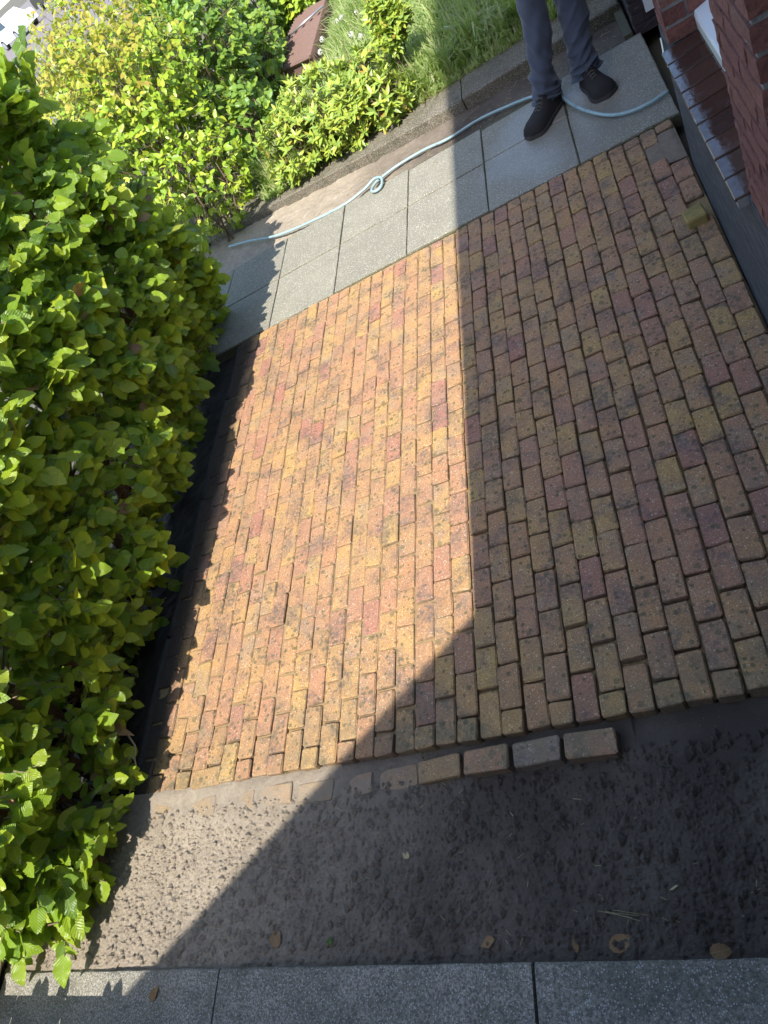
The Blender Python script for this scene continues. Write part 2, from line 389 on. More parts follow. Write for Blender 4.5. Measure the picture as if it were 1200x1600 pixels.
# ------------------------------------------------------------------ mesh helpers (plan units in, metres out)
class MB:
    def __init__(s):
        s.v = []; s.f = []; s.mi = []; s.uv = None
    def add(s, vs, fs, mi=0):
        o = len(s.v)
        s.v += [tuple(v) for v in vs]
        s.f += [tuple(i+o for i in f) for f in fs]
        s.mi += [mi]*len(fs)
    def box(s, a, b, mi=0):
        x0, y0, z0 = a; x1, y1, z1 = b
        s.add([(x0,y0,z0),(x1,y0,z0),(x1,y1,z0),(x0,y1,z0),(x0,y0,z1),(x1,y0,z1),(x1,y1,z1),(x0,y1,z1)],
              [(3,2,1,0),(4,5,6,7),(0,1,5,4),(1,2,6,5),(2,3,7,6),(3,0,4,7)], mi)
    def tube(s, pts, r, n=8, mi=0, cap=True, flat=1.0):
        pts = [Vector(p) for p in pts]
        rs = r if isinstance(r, (list, tuple)) else [r]*len(pts)
        o = len(s.v)
        prev = None
        for i, p in enumerate(pts):
            d = (pts[min(i+1, len(pts)-1)] - pts[max(i-1, 0)])
            d = d.normalized() if d.length > 1e-9 else Vector((0, 0, 1))
            if prev is None:
                a = d.cross(Vector((0, 0, 1)))
                if a.length < 1e-3: a = d.cross(Vector((1, 0, 0)))
                a.normalize()
            else:
                a = (prev - d*prev.dot(d)).normalized()
            prev = a
            b = d.cross(a)
            for k in range(n):
                t = 2*math.pi*k/n
                s.v.append(tuple(p + a*math.cos(t)*rs[i] + b*math.sin(t)*rs[i]*flat))
        for i in range(len(pts)-1):
            for k in range(n):
                k2 = (k+1) % n
                s.f.append((o+i*n+k, o+i*n+k2, o+(i+1)*n+k2, o+(i+1)*n+k)); s.mi.append(mi)
        if cap:
            s.f.append(tuple(o+k for k in range(n))[::-1]); s.mi.append(mi)
            s.f.append(tuple(o+(len(pts)-1)*n+k for k in range(n))); s.mi.append(mi)
    def mesh(s, name, mats, smooth=False, origin=(0, 0, 0)):
        me = bpy.data.meshes.new(name)
        ox, oy, oz = origin
        me.from_pydata([((x-ox)*S, (y-oy)*S, (z-oz)*S) for x, y, z in s.v], [], s.f)
        for mm in (mats if isinstance(mats, (list, tuple)) else [mats]):
            me.materials.append(mm)
        if any(s.mi):
            me.polygons.foreach_set('material_index', s.mi)
        if smooth:
            me.polygons.foreach_set('use_smooth', [True]*len(me.polygons))
        me.update()
        return me

def link(name, me, parent=None, loc=(0, 0, 0), mat=None):
    """link an object; loc in plan units (world); parts keep world placement."""
    o = bpy.data.objects.new(name, me)
    COL.objects.link(o)
    wm = mat if mat is not None else Matrix.Translation(Vector(loc)*S)
    if parent is not None:
        o.parent = parent
        o.matrix_parent_inverse = Matrix.Translation(-Vector(parent.get('_loc', (0, 0, 0))))
    o.matrix_basis = wm
    return o

def tag(o, label=None, cat=None, group=None, kind=None):
    if label: o['label'] = label
    if cat: o['category'] = cat
    if group: o['group'] = group
    if kind: o['kind'] = kind
    return o

def thing(name, label, cat, loc=(0, 0, 0), group=None):
    o = bpy.data.objects.new(name, None)
    COL.objects.link(o)
    o.location = Vector(loc)*S
    o['_loc'] = list(Vector(loc)*S)
    o.empty_display_size = 0.1
    return tag(o, label, cat, group)

def structure(name, me, loc=(0, 0, 0)):
    o = link(name, me, None, loc)
    o['kind'] = 'structure'
    o['_loc'] = list(Vector(loc)*S)
    return o

def sub(o_parent, name, me):
    """a sub-part sharing its part's frame (world coordinates in the mesh)"""
    o = bpy.data.objects.new(name, me)
    COL.objects.link(o)
    o.parent = o_parent
    return o

def grid(x0, x1, y0, y1, nx, ny, zf, mask=None):
    xs = np.linspace(x0, x1, nx); ys = np.linspace(y0, y1, ny)
    b = MB()
    for j in range(ny):
        for i in range(nx):
            b.v.append((xs[i], ys[j], zf(xs[i], ys[j])))
    for j in range(ny-1):
        for i in range(nx-1):
            b.f.append((j*nx+i, j*nx+i+1, (j+1)*nx+i+1, (j+1)*nx+i)); b.mi.append(0)
    return b

def fbm(x, y, z=0.0, oct=4):
    return noise.fractal(Vector((x, y, z)), 0.9, 2.0, oct)

def project(P):
    Y = (P - Cn) @ Rn.T
    w = np.where(Y[:, 2] > 0.1, Y[:, 2], 1e9)
    return 600+FPX*Y[:, 0]/w, 800+FPX*Y[:, 1]/w, Y[:, 2]

# ------------------------------------------------------------------ ground, soil
def soil_z(x, y):
    # strip between the kerb and the paving: level with the kerb on the left, sunken on the right
    t = min(1, max(0, (x+21)/16))
    dip = -0.10 - 0.62*t
    # piled against the left end of the brick row
    edge = math.exp(-((y+1.3)/1.0)**2)*0.16 + (0.16*math.exp(-((y+0.1)/0.5)**2) if x < 5 else 0)
    n = 0.12*fbm(x*0.4, y*0.4) + 0.055*fbm(x*1.9, y*1.9, 5) + 0.06*fbm(x*8, y*8, 9, 3) - 0.045*max(0, fbm(x*5.3, y*5.3, 19, 2)-.2)
    n *= 1-0.95*math.exp(-(abs(y+1.0)/1.15)**4)
    prints = 0.0
    return dip + edge + n + prints

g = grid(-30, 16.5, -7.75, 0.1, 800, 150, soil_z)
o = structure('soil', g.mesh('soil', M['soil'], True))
def soil2(x, y):
    return -0.28 + 0.10*fbm(x*0.6, y*0.6, 3) + 0.07*fbm(x*2.1, y*2.1, 7)
g = grid(-34, 14.2, 49.0, 59.5, 300, 80, soil2)
structure('soil', g.mesh('soil_far', M['soil'], True))
def soil3(x, y):
    return -0.9 + 0.18*fbm(x*0.7, y*0.7, 13) + 0.08*fbm(x*2.3, y*2.3, 17)
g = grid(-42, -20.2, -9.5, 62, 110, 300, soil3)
structure('soil', g.mesh('soil_hedge', M['shade_soil'], True))
# the ground sheet reaching the horizon, rising gently beyond the front garden
b = MB()
ringy = [-6000, -300, -60, 130, 170, 900, 9000]
xsg = [-9000, -900, -60, -40, 60, 900, 9000]
for yy in ringy:
    for xx in xsg:
        b.v.append((xx, yy, -1.6 if yy <= 130 else 3.0))
nx = len(xsg)
for j in range(len(ringy)-1):
    for i in range(nx-1):
        b.f.append((j*nx+i, j*nx+i+1, (j+1)*nx+i+1, (j+1)*nx+i)); b.mi.append(0)
structure('ground', b.mesh('ground', M['ground']))

# ------------------------------------------------------------------ brick paving
def paver_mesh(w, l, h, seed, bev=0.045):
    """worn paver with soft chamfer; top at z=0, centred in x and y"""
    rr = random.Random(seed)
    b = MB()
    def ring(hw, hl, z, c, jit):
        pts = []
        for sx, sy in ((-1, -1), (1, -1), (1, 1), (-1, 1)):
            if sx*sy > 0:
                q = [(sx*hw, sy*(hl-c)), (sx*(hw-c), sy*hl)]
            else:
                q = [(sx*(hw-c), sy*hl), (sx*hw, sy*(hl-c))]
            # order to run counter-clockwise
            if (sx, sy) in ((1, 1), (-1, -1)):
                pass
            pts += q
        out = []
        for (x, y) in pts:
            out.append((x+rr.uniform(-jit, jit)*1.5, y+rr.uniform(-jit, jit)*1.5, z+rr.uniform(-jit, jit)*0.6))
        return out
    hw, hl = w/2, l/2
    top = ring(hw-bev, hl-bev, 0, 0.07, 0.016)
    mid = ring(hw, hl, -bev*1.1, 0.08, 0.014)
    bot = ring(hw, hl, -h, 0.08, 0.0)
    for q in range(rr.choice((1, 2, 2, 3))):
        k = rr.randrange(8); x_, y_, z_ = top[k]; f_ = rr.uniform(.02, .07)
        top[k] = (x_*(1-f_), y_*(1-f_*.5), z_-rr.uniform(.0, .012))
        x_, y_, z_ = mid[k]; mid[k] = (x_*(1-f_*.7), y_*(1-f_*.35), z_-.04)
    # sort each by angle
    def srt(r): return sorted(r, key=lambda p: math.atan2(p[1]/hl, p[0]/hw))
    top, mid, bot = srt(top), srt(mid), srt(bot)
    n = 8
    b.v = top+mid+bot
    b.v.append((0, 0, rr.uniform(-0.01, 0.012)))
    for k in range(n):
        k2 = (k+1) % n
        b.f.append((24, k, k2)); b.mi.append(0)
        b.f.append((k, n+k, n+k2, k2)); b.mi.append(0)
        b.f.append((n+k, 2*n+k, 2*n+k2, n+k2)); b.mi.append(0)
    return b

W = 1.008
full_mb = [paver_mesh(0.945, 1.925, 0.85, i) for i in range(8)]
full_me = [p.mesh('paver', M['paver']) for p in full_mb]
half_mb = [paver_mesh(0.945, 0.94, 0.85, 50+i) for i in range(5)]
half_me = [p.mesh('half_paver', M['paver']) for p in half_mb]
places = []     # (x, y, z, rot, tiltx, tilty, kind, idx, scale_l)
YTOP = 37.0
def top_limit(x):
    return 36.95 + 0.1*math.sin(x*0.3)
for k in range(-21, 14):
    cx = (k+0.5)*W
    y = 0.0 if k % 2 else -1.0          # first whole paver starts here
    if k % 2 == 0:
        y = 1.0
    lane = rnd.uniform(-0.02, 0.02)
    r0 = random.Random(1000+k)
    drift = 0.0
    if k % 2 == 0:
        if not (k == -16):
            places.append((cx, 0.48, 0, 0, 0, 0, 'half', k % 5, 1.0))
    yy = y
    while yy < 38:
        l = 2.0
        end = yy+l
        cyc = yy+1.0
        lim = top_limit(cx)
        gapx = 0.0
        near = max(0, 1-cyc/7)
        zj = r0.gauss(0, 0.028) - 0.16*near*r0.random()
        sl = 1.0-0.05*near*r0.random()
        skip = False
        # broken corner beside the wall: a mortar patch instead of pavers
        if k in (12, 13) and 32.6 < cyc < 36.0: skip = True
        if k == 13 and 25.3 < cyc < 27.6: skip = True
        if k in (-16, -17) and yy < 1.0 and k == -17:
            # the crosswise paver takes the foot of two columns
            pass
        if not skip:
            if end <= lim+0.05:
                places.append((cx+lane+r0.gauss(0, 0.012), cyc+r0.gauss(0, 0.012), zj, r0.gauss(0, 0.006), r0.gauss(0, 0.012+0.02*near), r0.gauss(0, 0.012), 'full', r0.randrange(8), sl))
            elif lim-yy > 0.25:
                ll = lim-yy
                places.append((cx+lane, yy+ll/2, zj, 0, 0, 0, 'cut', r0.randrange(5), ll/1.0))
        yy = end
# columns -17,-16: replace their foot with one crosswise paver
places = [p for p in places if not ((-17.2 < p[0] < -14.9) and p[1] < 0.9)]
places.append((-16.0, 0.42, -0.02, math.pi/2+0.03, 0, 0, 'full', 3, 0.98))
places.append((-16.55, 1.55, -0.03, 0.35, 0.02, 0, 'cut', 2, 0.9))
# right of the column grid: a strip of laid cut pavers against the wall foot is column 13; sliver 14
# crosswise row along the lower edge
sold = []
for x, dz in ((-18.2, -.01), (-16.1, .0), (-13.8, -.02), (-11.5, .05), (-9.35, .035), (-7.3, .0), (-5.15, .03)):
    tt = min(1, max(0, (x+21)/16))
    sold.append((x+rnd.uniform(-.12, .12), -0.93+rnd.uniform(-.10, .10), -0.10-0.62*tt+0.16+dz))
for i, (x, y, z) in enumerate(sold):
    places.append((x, y, z, math.pi/2+rnd.gauss(0.02, 0.02), rnd.gauss(0, 0.02), rnd.gauss(0, 0.02), 'full', i % 8, 1.0))

def pmat(p):
    x, y, z, rz, tx, ty, kind, idx, sl = p
    k_ = 1.018 if (x < -0.5 and kind == 'full' and y > 3) else 1.0
    s = Matrix.Diagonal((k_, sl*(1.008 if k_ > 1 else 1), 1, 1))
    return Matrix.Translation(Vector((x, y, z))*S) @ Matrix.Rotation(rz, 4, 'Z') @ Matrix.Rotation(tx, 4, 'X') @ Matrix.Rotation(ty, 4, 'Y') @ s
# bed of sand under the pavers is the paving itself; pavers are its children
bed = grid(-21.2, 14.15, 0.15, 37.0, 90, 90, lambda x, y: -0.095+0.035*fbm(x*2, y*2, 21) - (0.20*max(0, 1-y/5)) - 0.20*min(1, max(0, (x+4)/6)))
paving = structure('brick_paving', bed.mesh('paving_bed', M['sand'], True))
P = np.array([(p[0], p[1], p[2]) for p in places])
px, py, pd = project(P)
vis = (px > -20) & (px < 1220) & (py > -20) & (py < 1620)
occl = (P[:, 0] < -19.2)
score = np.where(vis & ~occl, 1.0/pd, 0)*np.array([1.0 if p[6] == 'full' else 0.7 for p in places])
order = np.argsort(-score)
big = set(order[:296].tolist())
rest = MB()
for i, p in enumerate(places):
    mb = full_mb[p[7]] if p[6] == 'full' else half_mb[p[7] % 5]
    if i in big:
        me = full_me[p[7]] if p[6] == 'full' else half_me[p[7] % 5]
        link('brick', me, paving, mat=pmat(p))
    else:
        mt = pmat(p)
        vs = [tuple((mt @ (Vector(v)*S))/S) for v in mb.v]
        rest.add(vs, mb.f)
for (x, y, z, rz, mt_, q) in [(-2.95, -0.84, -0.20, 0.06, 'paver', 1), (-0.72, -0.86, 0.06, 0.005, 'paver_red', 2), (1.38, -0.86, 0.03, 0.012, 'paver_grey', 4), (3.50, -0.88, 0.09, -0.02, 'paver_red', 6)]:
    me = full_me[q].copy(); me.materials.clear(); me.materials.append(M[mt_])
    link('brick', me, paving, mat=Matrix.Translation(Vector((x, y, z))*S) @ Matrix.Rotation(math.pi/2+rz, 4, 'Z') @ Matrix.Rotation(rnd.gauss(0, .015), 4, 'X'))
o = link('far_bricks', rest.mesh('far_bricks', M['paver']), paving)
o['kind'] = 'stuff'
# mortar patch by the wall
b = grid(12.15, 14.12, 32.4, 35.9, 24, 34, lambda x, y: -0.06+0.07*fbm(x, y, 31)-0.25*max(0, abs(x-13.1)-0.75)-0.2*max(0, abs(y-34.2)-1.45))
link('mortar_patch', b.mesh('mortar_patch', M['mortar_patch'], True), paving)
# sprigs of moss in the joints
for name, pts in (('moss', [(8.05, 29.5), (8.1, 28.0), (7.9, 26.8), (-1.0, 7.4), (0.02, 6.4), (-3.6, -0.35), (-10.9, 0.0), (-18.9, 3.2)]),):
    b = MB()
    for (x, y) in pts:
        for i in range(26):
            a = rnd.uniform(0, 6.28); r = abs(rnd.gauss(0, 0.10)); q = (x+math.cos(a)*r*0.6, y+math.sin(a)*r*2.2, -0.12)
            h = rnd.uniform(0.06, 0.2); d = rnd.uniform(0, 6.28)
            b.add([(q[0]-0.02, q[1], q[2]), (q[0]+0.02, q[1], q[2]), (q[0]+math.cos(d)*0.06, q[1]+math.sin(d)*0.06, q[2]+h)], [(0, 1, 2)])
    o = link('joint_moss', b.mesh('joint_moss', M['moss']), paving)
    o['kind'] = 'stuff'

# a lifted half paver by the wall foot
t = link('loose_brick', paver_mesh(1.05, 1.25, 0.9, 77, 0.07).mesh('loose_brick', M['paver']), None,
         mat=Matrix.Translation(Vector((13.22, 26.0, 0.50))*S) @ Matrix.Rotation(0.05, 4, 'Z') @ Matrix.Rotation(-0.03, 4, 'X'))
tag(t, 'yellowish half brick sitting proud of the paving against the dark plinth', 'brick')
t.data = t.data.copy(); t.data.materials.clear(); 
tm = NT('mossy_paver')
cc = tm.mix(tm.ramp(tm.noise(16, 5, 0.7), [(0.35, 0.0), (0.65, 1.0)]), (0.36, 0.24, 0.07), (0.20, 0.17, 0.06))
tm.bsdf(cc, 0.85, tm.bump(tm.noise(330, 4, 0.75), 0.7, 0.002))
t.data.materials.append(tm.m)

# ------------------------------------------------------------------ slab path
def slab(name, x0, x1, y0, y1, z=0.0, bev=0.05, h=0.6, mat='slab', parent=None, rot=0.0, tilt=0.0):
    w, l = x1-x0, y1-y0
    b = MB()
    hw, hl = w/2, l/2
    N = 10
    rr = random.Random(int((x0+50)*97+y0*13))
    def ring(a, c, zz):
        pts = []
        for i in range(N): pts.append((-a+2*a*i/N, -c, zz))
        for i in range(N): pts.append((a, -c+2*c*i/N, zz))
        for i in range(N): pts.append((a-2*a*i/N, c, zz))
        for i in range(N): pts.append((-a, c-2*c*i/N, zz))
        return [(x+rr.uniform(-.018, .018), y+rr.uniform(-.018, .018), q) for x, y, q in pts]
    n = 4*N
    top = ring(hw-bev, hl-bev, 0); mid = ring(hw, hl, -bev*0.9); bot = ring(hw, hl, -h)
    b.v = top+mid+bot
    for k in range(n):
        k2 = (k+1) % n
        b.f.append((k, n+k, n+k2, k2)); b.mi.append(0)
        b.f.append((n+k, 2*n+k, 2*n+k2, n+k2)); b.mi.append(0)
    b.f.append(tuple(range(n))); b.mi.append(0)
    me = b.mesh(name, M[mat])
    mt = Matrix.Translation(Vector(((x0+x1)/2, (y0+y1)/2, z))*S) @ Matrix.Rotation(rot, 4, 'Z') @ Matrix.Rotation(tilt, 4, 'X')
    return link(name, me, parent, mat=mt)

pbed = MB(); pbed.box((-32, 37.08, -0.9), (14.7, 49.9, -0.13))
path = structure('slab_path', pbed.mesh('slab_path_bed', M['pathjoint']))
xs = [-31.4, -24.8, -18.2, -11.65, -5.03, 1.72, 8.32, 14.72]
for i in range(7):
    j = rnd.uniform(-0.02, 0.02)
    slab('slab', xs[i]+0.05, xs[i+1]-0.05, 37.10 + (0.12 if i in (3, 4) else 0), 43.84 if i < 5 else 43.97, z=0.03+rnd.uniform(-0.02, 0.02), parent=path)
    y2 = [50.4, 50.4, 50.2, 50.0, 49.55, 49.15, 49.6][i]
    if i < 6:
        slab('slab', xs[i]+0.06, xs[i+1]-0.06, 43.99 if i < 5 else 44.11, y2, z=0.03+rnd.uniform(-0.02, 0.02), parent=path)
slab('slab', 8.42, 14.66, 43.05, 50.0, z=0.03, parent=path)
# weeds of moss along the long slab joint
b = MB()
for i in range(900):
    x = rnd.uniform(-18, 14); y = rnd.choice([43.9, 37.05, 49.7])+rnd.gauss(0, 0.06)
    h = rnd.uniform(0.04, 0.12); d = rnd.uniform(0, 6.28)
    b.add([(x-0.03, y, -0.02), (x+0.03, y, -0.02), (x+math.cos(d)*0.05, y+math.sin(d)*0.05, h-0.02)], [(0, 1, 2)])
o = link('joint_moss', b.mesh('path_moss', M['moss']), path); o['kind'] = 'stuff'

# ------------------------------------------------------------------ kerb along the bottom and edging stones beyond
kerb = structure('kerb', MB().mesh('kerb_base', M['kerb']))
def kerb_stone(x0, x1, y0, y1, z, h, mat, parent, rot=0.0):
    b = MB()
    w = x1-x0; n = max(6, int(w*1.5)); bv = 0.10
    prof = [(y0, z-h), (y0, z-bv), (y0+bv*0.6, z-0.02), (y0+bv*1.6, z), (y1-bv*1.6, z), (y1-bv*0.6, z-0.02), (y1, z-bv), (y1, z-h)]
    rr = random.Random(int(x0*31+y0))
    for i in range(n+1):
        x = x0+w*i/n
        for (yy, zz) in prof:
            j = 0.012
            b.v.append((x, yy+rr.uniform(-j, j), zz+rr.uniform(-j, j)))
    m_ = len(prof)
    for i in range(n):
        for k in range(m_-1):
            b.f.append((i*m_+k, (i+1)*m_+k, (i+1)*m_+k+1, i*m_+k+1)); b.mi.append(0)
    b.f.append(tuple(range(m_))); b.mi.append(0)
    b.f.append(tuple(n*m_+k for k in range(m_))[::-1]); b.mi.append(0)
    return b
for (x0, x1, z) in [(-27.3, -13.1, 0.10), (-13.0, 0.55, 0.12), (0.68, 14.1, 0.14), (14.2, 27, 0.12)]:
    link('kerb_stone', kerb_stone(x0, x1, -11.4, -7.66, z, 1.6, M['kerb'], kerb).mesh('kerb_stone', M['kerb']), kerb)
edge = structure('garden_edging', MB().mesh('edging_base', M['edging']))
for (x0, x1, ya, yb, z) in [(-30, -19.6, 58.9, 57.9, 0.5), (-19.5, -9.4, 57.5, 56.0, 0.62), (-9.3, 0.55, 55.75, 54.85, 0.72), (0.66, 10.6, 54.8, 54.9, 0.78), (10.7, 14.0, 54.9, 55.0, 0.8)]:
    mb = kerb_stone(x0, x1, 0, 4.3, z, 1.6, M['edging'], edge)
    mb.v = [(x, y+ya+(yb-ya)*(x-x0)/(x1-x0), zz) for x, y, zz in mb.v]
    link('edging_stone', mb.mesh('edging_stone', M['edging']), edge)

# thin concrete edge that borders the hedge side of the paving
t = thing('border_strip', 'thin mossy concrete strip in the dark gap between hedge and paving', 'edging', (-21.2, 18, -0.3))
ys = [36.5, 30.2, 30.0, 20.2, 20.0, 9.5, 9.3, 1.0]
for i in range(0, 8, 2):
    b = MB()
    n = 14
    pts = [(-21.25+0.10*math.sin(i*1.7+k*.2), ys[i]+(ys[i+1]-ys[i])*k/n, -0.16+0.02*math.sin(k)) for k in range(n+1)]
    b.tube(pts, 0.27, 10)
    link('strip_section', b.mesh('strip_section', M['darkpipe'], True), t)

# ------------------------------------------------------------------ leaves
def leaf_template(wid, serr=0.0, fold=0.12, droop=0.25, tip=0.9, st=8, wave=0.0, seed=0):
    """unit-length leaf along +Y, upper side +Z; returns verts, tris, uvs"""
    rr = random.Random(seed)
    V = []; U = []; F = []
    for i in range(st+1):
        t = i/st
        w = wid*(math.sin(math.pi*t**0.75)**tip)*0.5 if 0 < i < st else 0
        s_ = 1+serr*(1 if i % 2 else -1)
        z = -droop*t*t + 0.03*math.sin(t*7+seed)*wave
        y = t
        if i in (0, st):
            V.append((0, y, z)); U.append((0.5, t))
        else:
            V.append((-w*s_, y-0.02, z+fold*w+rr.uniform(-1, 1)*0.03*wave)); U.append((0.5-0.5*w/(wid*0.5), t))
            V.append((0, y, z-0.01)); U.append((0.5, t))
            V.append((w*s_, y-0.02, z+fold*w+rr.uniform(-1, 1)*0.03*wave)); U.append((0.5+0.5*w/(wid*0.5), t))
    idx = lambda i: 1+3*(i-1)
    F += [(0, idx(1)+1, idx(1)), (0, idx(1)+2, idx(1)+1)]
    for i in range(1, st-1):
        a, c = idx(i), idx(i+1)
        F += [(a, a+1, c+1), (a, c+1, c), (a+1, a+2, c+2), (a+1, c+2, c+1)]
    a = idx(st-1); e = len(V)-1
    F += [(a, a+1, e), (a+1, a+2, e)]
    return np.array(V), np.array(F), np.array(U)

def uvlayer(me, U, F):
    uvl = me.uv_layers.new(name='UVMap')
    uvl.data.foreach_set('uv', U[F.reshape(-1)].reshape(-1).astype(np.float32))

def template_mesh(name, T, mat):
    V, F, U = T
    me = bpy.data.meshes.new(name)
    me.from_pydata([tuple(v) for v in V*S], [], [tuple(int(i) for i in f) for f in F])
    me.materials.append(mat)
    uvlayer(me, U, F)
    me.polygons.foreach_set('use_smooth', [True]*len(me.polygons))
    return me

def basis(direction, up):
    """arrays (n,3): leaf axis = direction, leaf upper side near up"""
    d = direction/np.linalg.norm(direction, axis=1, keepdims=True)
    x = np.cross(d, up); x /= np.maximum(np.linalg.norm(x, axis=1, keepdims=True), 1e-6)
    z = np.cross(x, d)
    return np.stack([x, d, z], axis=2)      # columns

def cloud(name, templates, mat, pos, B, size, parent):
    """all leaves in one mesh"""
    n = len(pos)
    if n == 0: return None
    tid = np.arange(n) % len(templates)
    vs, fs, us = [], [], []
    off = 0
    for k, (V, F, U) in enumerate(templates):
        sel = np.where(tid == k)[0]
        if len(sel) == 0: continue
        X = np.einsum('nij,vj->nvi', B[sel]*size[sel][:, None, None], V) + pos[sel][:, None, :]
        nv = len(V)
        vs.append(X.reshape(-1, 3))
        FF = (F[None, :, :] + (np.arange(len(sel))*nv)[:, None, None] + off)
        fs.append(FF.reshape(-1, 3))
        us.append(np.tile(U, (len(sel), 1)))
        off += len(sel)*nv
    v = np.concatenate(vs)*S; f = np.concatenate(fs).astype(np.int32); u = np.concatenate(us)
    me = bpy.data.meshes.new(name)
    me.vertices.add(len(v)); me.vertices.foreach_set('co', v.reshape(-1).astype(np.float32))
    me.loops.add(len(f)*3); me.loops.foreach_set('vertex_index', f.reshape(-1))
    me.polygons.add(len(f)); me.polygons.foreach_set('loop_start', np.arange(0, len(f)*3, 3, dtype=np.int32))
    me.polygons.foreach_set('use_smooth', np.ones(len(f), dtype=bool))
    me.update(calc_edges=True)
    me.materials.append(mat)
    uvlayer(me, u, f)
    o = link(name, me, parent)
    o['kind'] = 'stuff'
    return o

def plant_leaves(parent, templates, mats, pos, B, size, outer, n_parts, minpx=9, matsel=None, stuff='foliage'):
    """the leaves that show largest become parts, the rest one stuff part per material"""
    n = len(pos)
    if matsel is None: matsel = np.zeros(n, int)
    x, y, d = project(pos)
    pxs = FPX*size/np.maximum(d, 1)*0.64
    ok = (x > 0) & (x < 1200) & (y > 0) & (y < 1600) & (d > 0.5) & (pxs >= minpx)
    sc = np.where(ok, pxs*(0.3+outer), -1)
    order = np.argsort(-sc)
    chosen = order[:n_parts]
    chosen = chosen[sc[chosen] > 0]
    tm = {}
    for i in chosen:
        key = (int(i) % len(templates), int(matsel[i]))
        if key not in tm:
            tm[key] = template_mesh('leaf', templates[key[0]], mats[key[1]])
        mt = Matrix.Identity(4)
        bb = B[i]*size[i]
        for a in range(3):
            for c in range(3):
                mt[a][c] = bb[a, c]
            mt[a][3] = pos[i, a]*S
        link('leaf', tm[key], parent, mat=mt)
    mask = np.ones(n, bool); mask[chosen] = False
    for k in range(len(mats)):
        sel = mask & (matsel == k)
        cloud(stuff, templates, mats[k], pos[sel], B[sel], size[sel], parent)

T_horn = [leaf_template(0.70, 0.05, 0.10, 0.16, 0.72, 10, 1.0, s) for s in range(4)] + [leaf_template(0.64, 0.05, 0.32, 0.3, 0.75, 10, 1.2, 9), leaf_template(0.76, 0.05, -0.05, 0.05, 0.7, 10, 0.9, 12)]
T_oval = [leaf_template(0.58, 0, 0.2, 0.2, 0.75, 6, 0.8, s) for s in range(3)]
T_nar = [leaf_template(0.34, 0, 0.25, f, 0.9, 5, 0.5, s) for s, f in enumerate((0.1, 0.3, -0.1))]

def twigs_mesh(segs, r0=0.05, r1=0.02, n=4):
    b = MB()
    for pts in segs:
        k = len(pts)
        b.tube(pts, [r0+(r1-r0)*i/(k-1) for i in range(k)], n, cap=False)
    return b

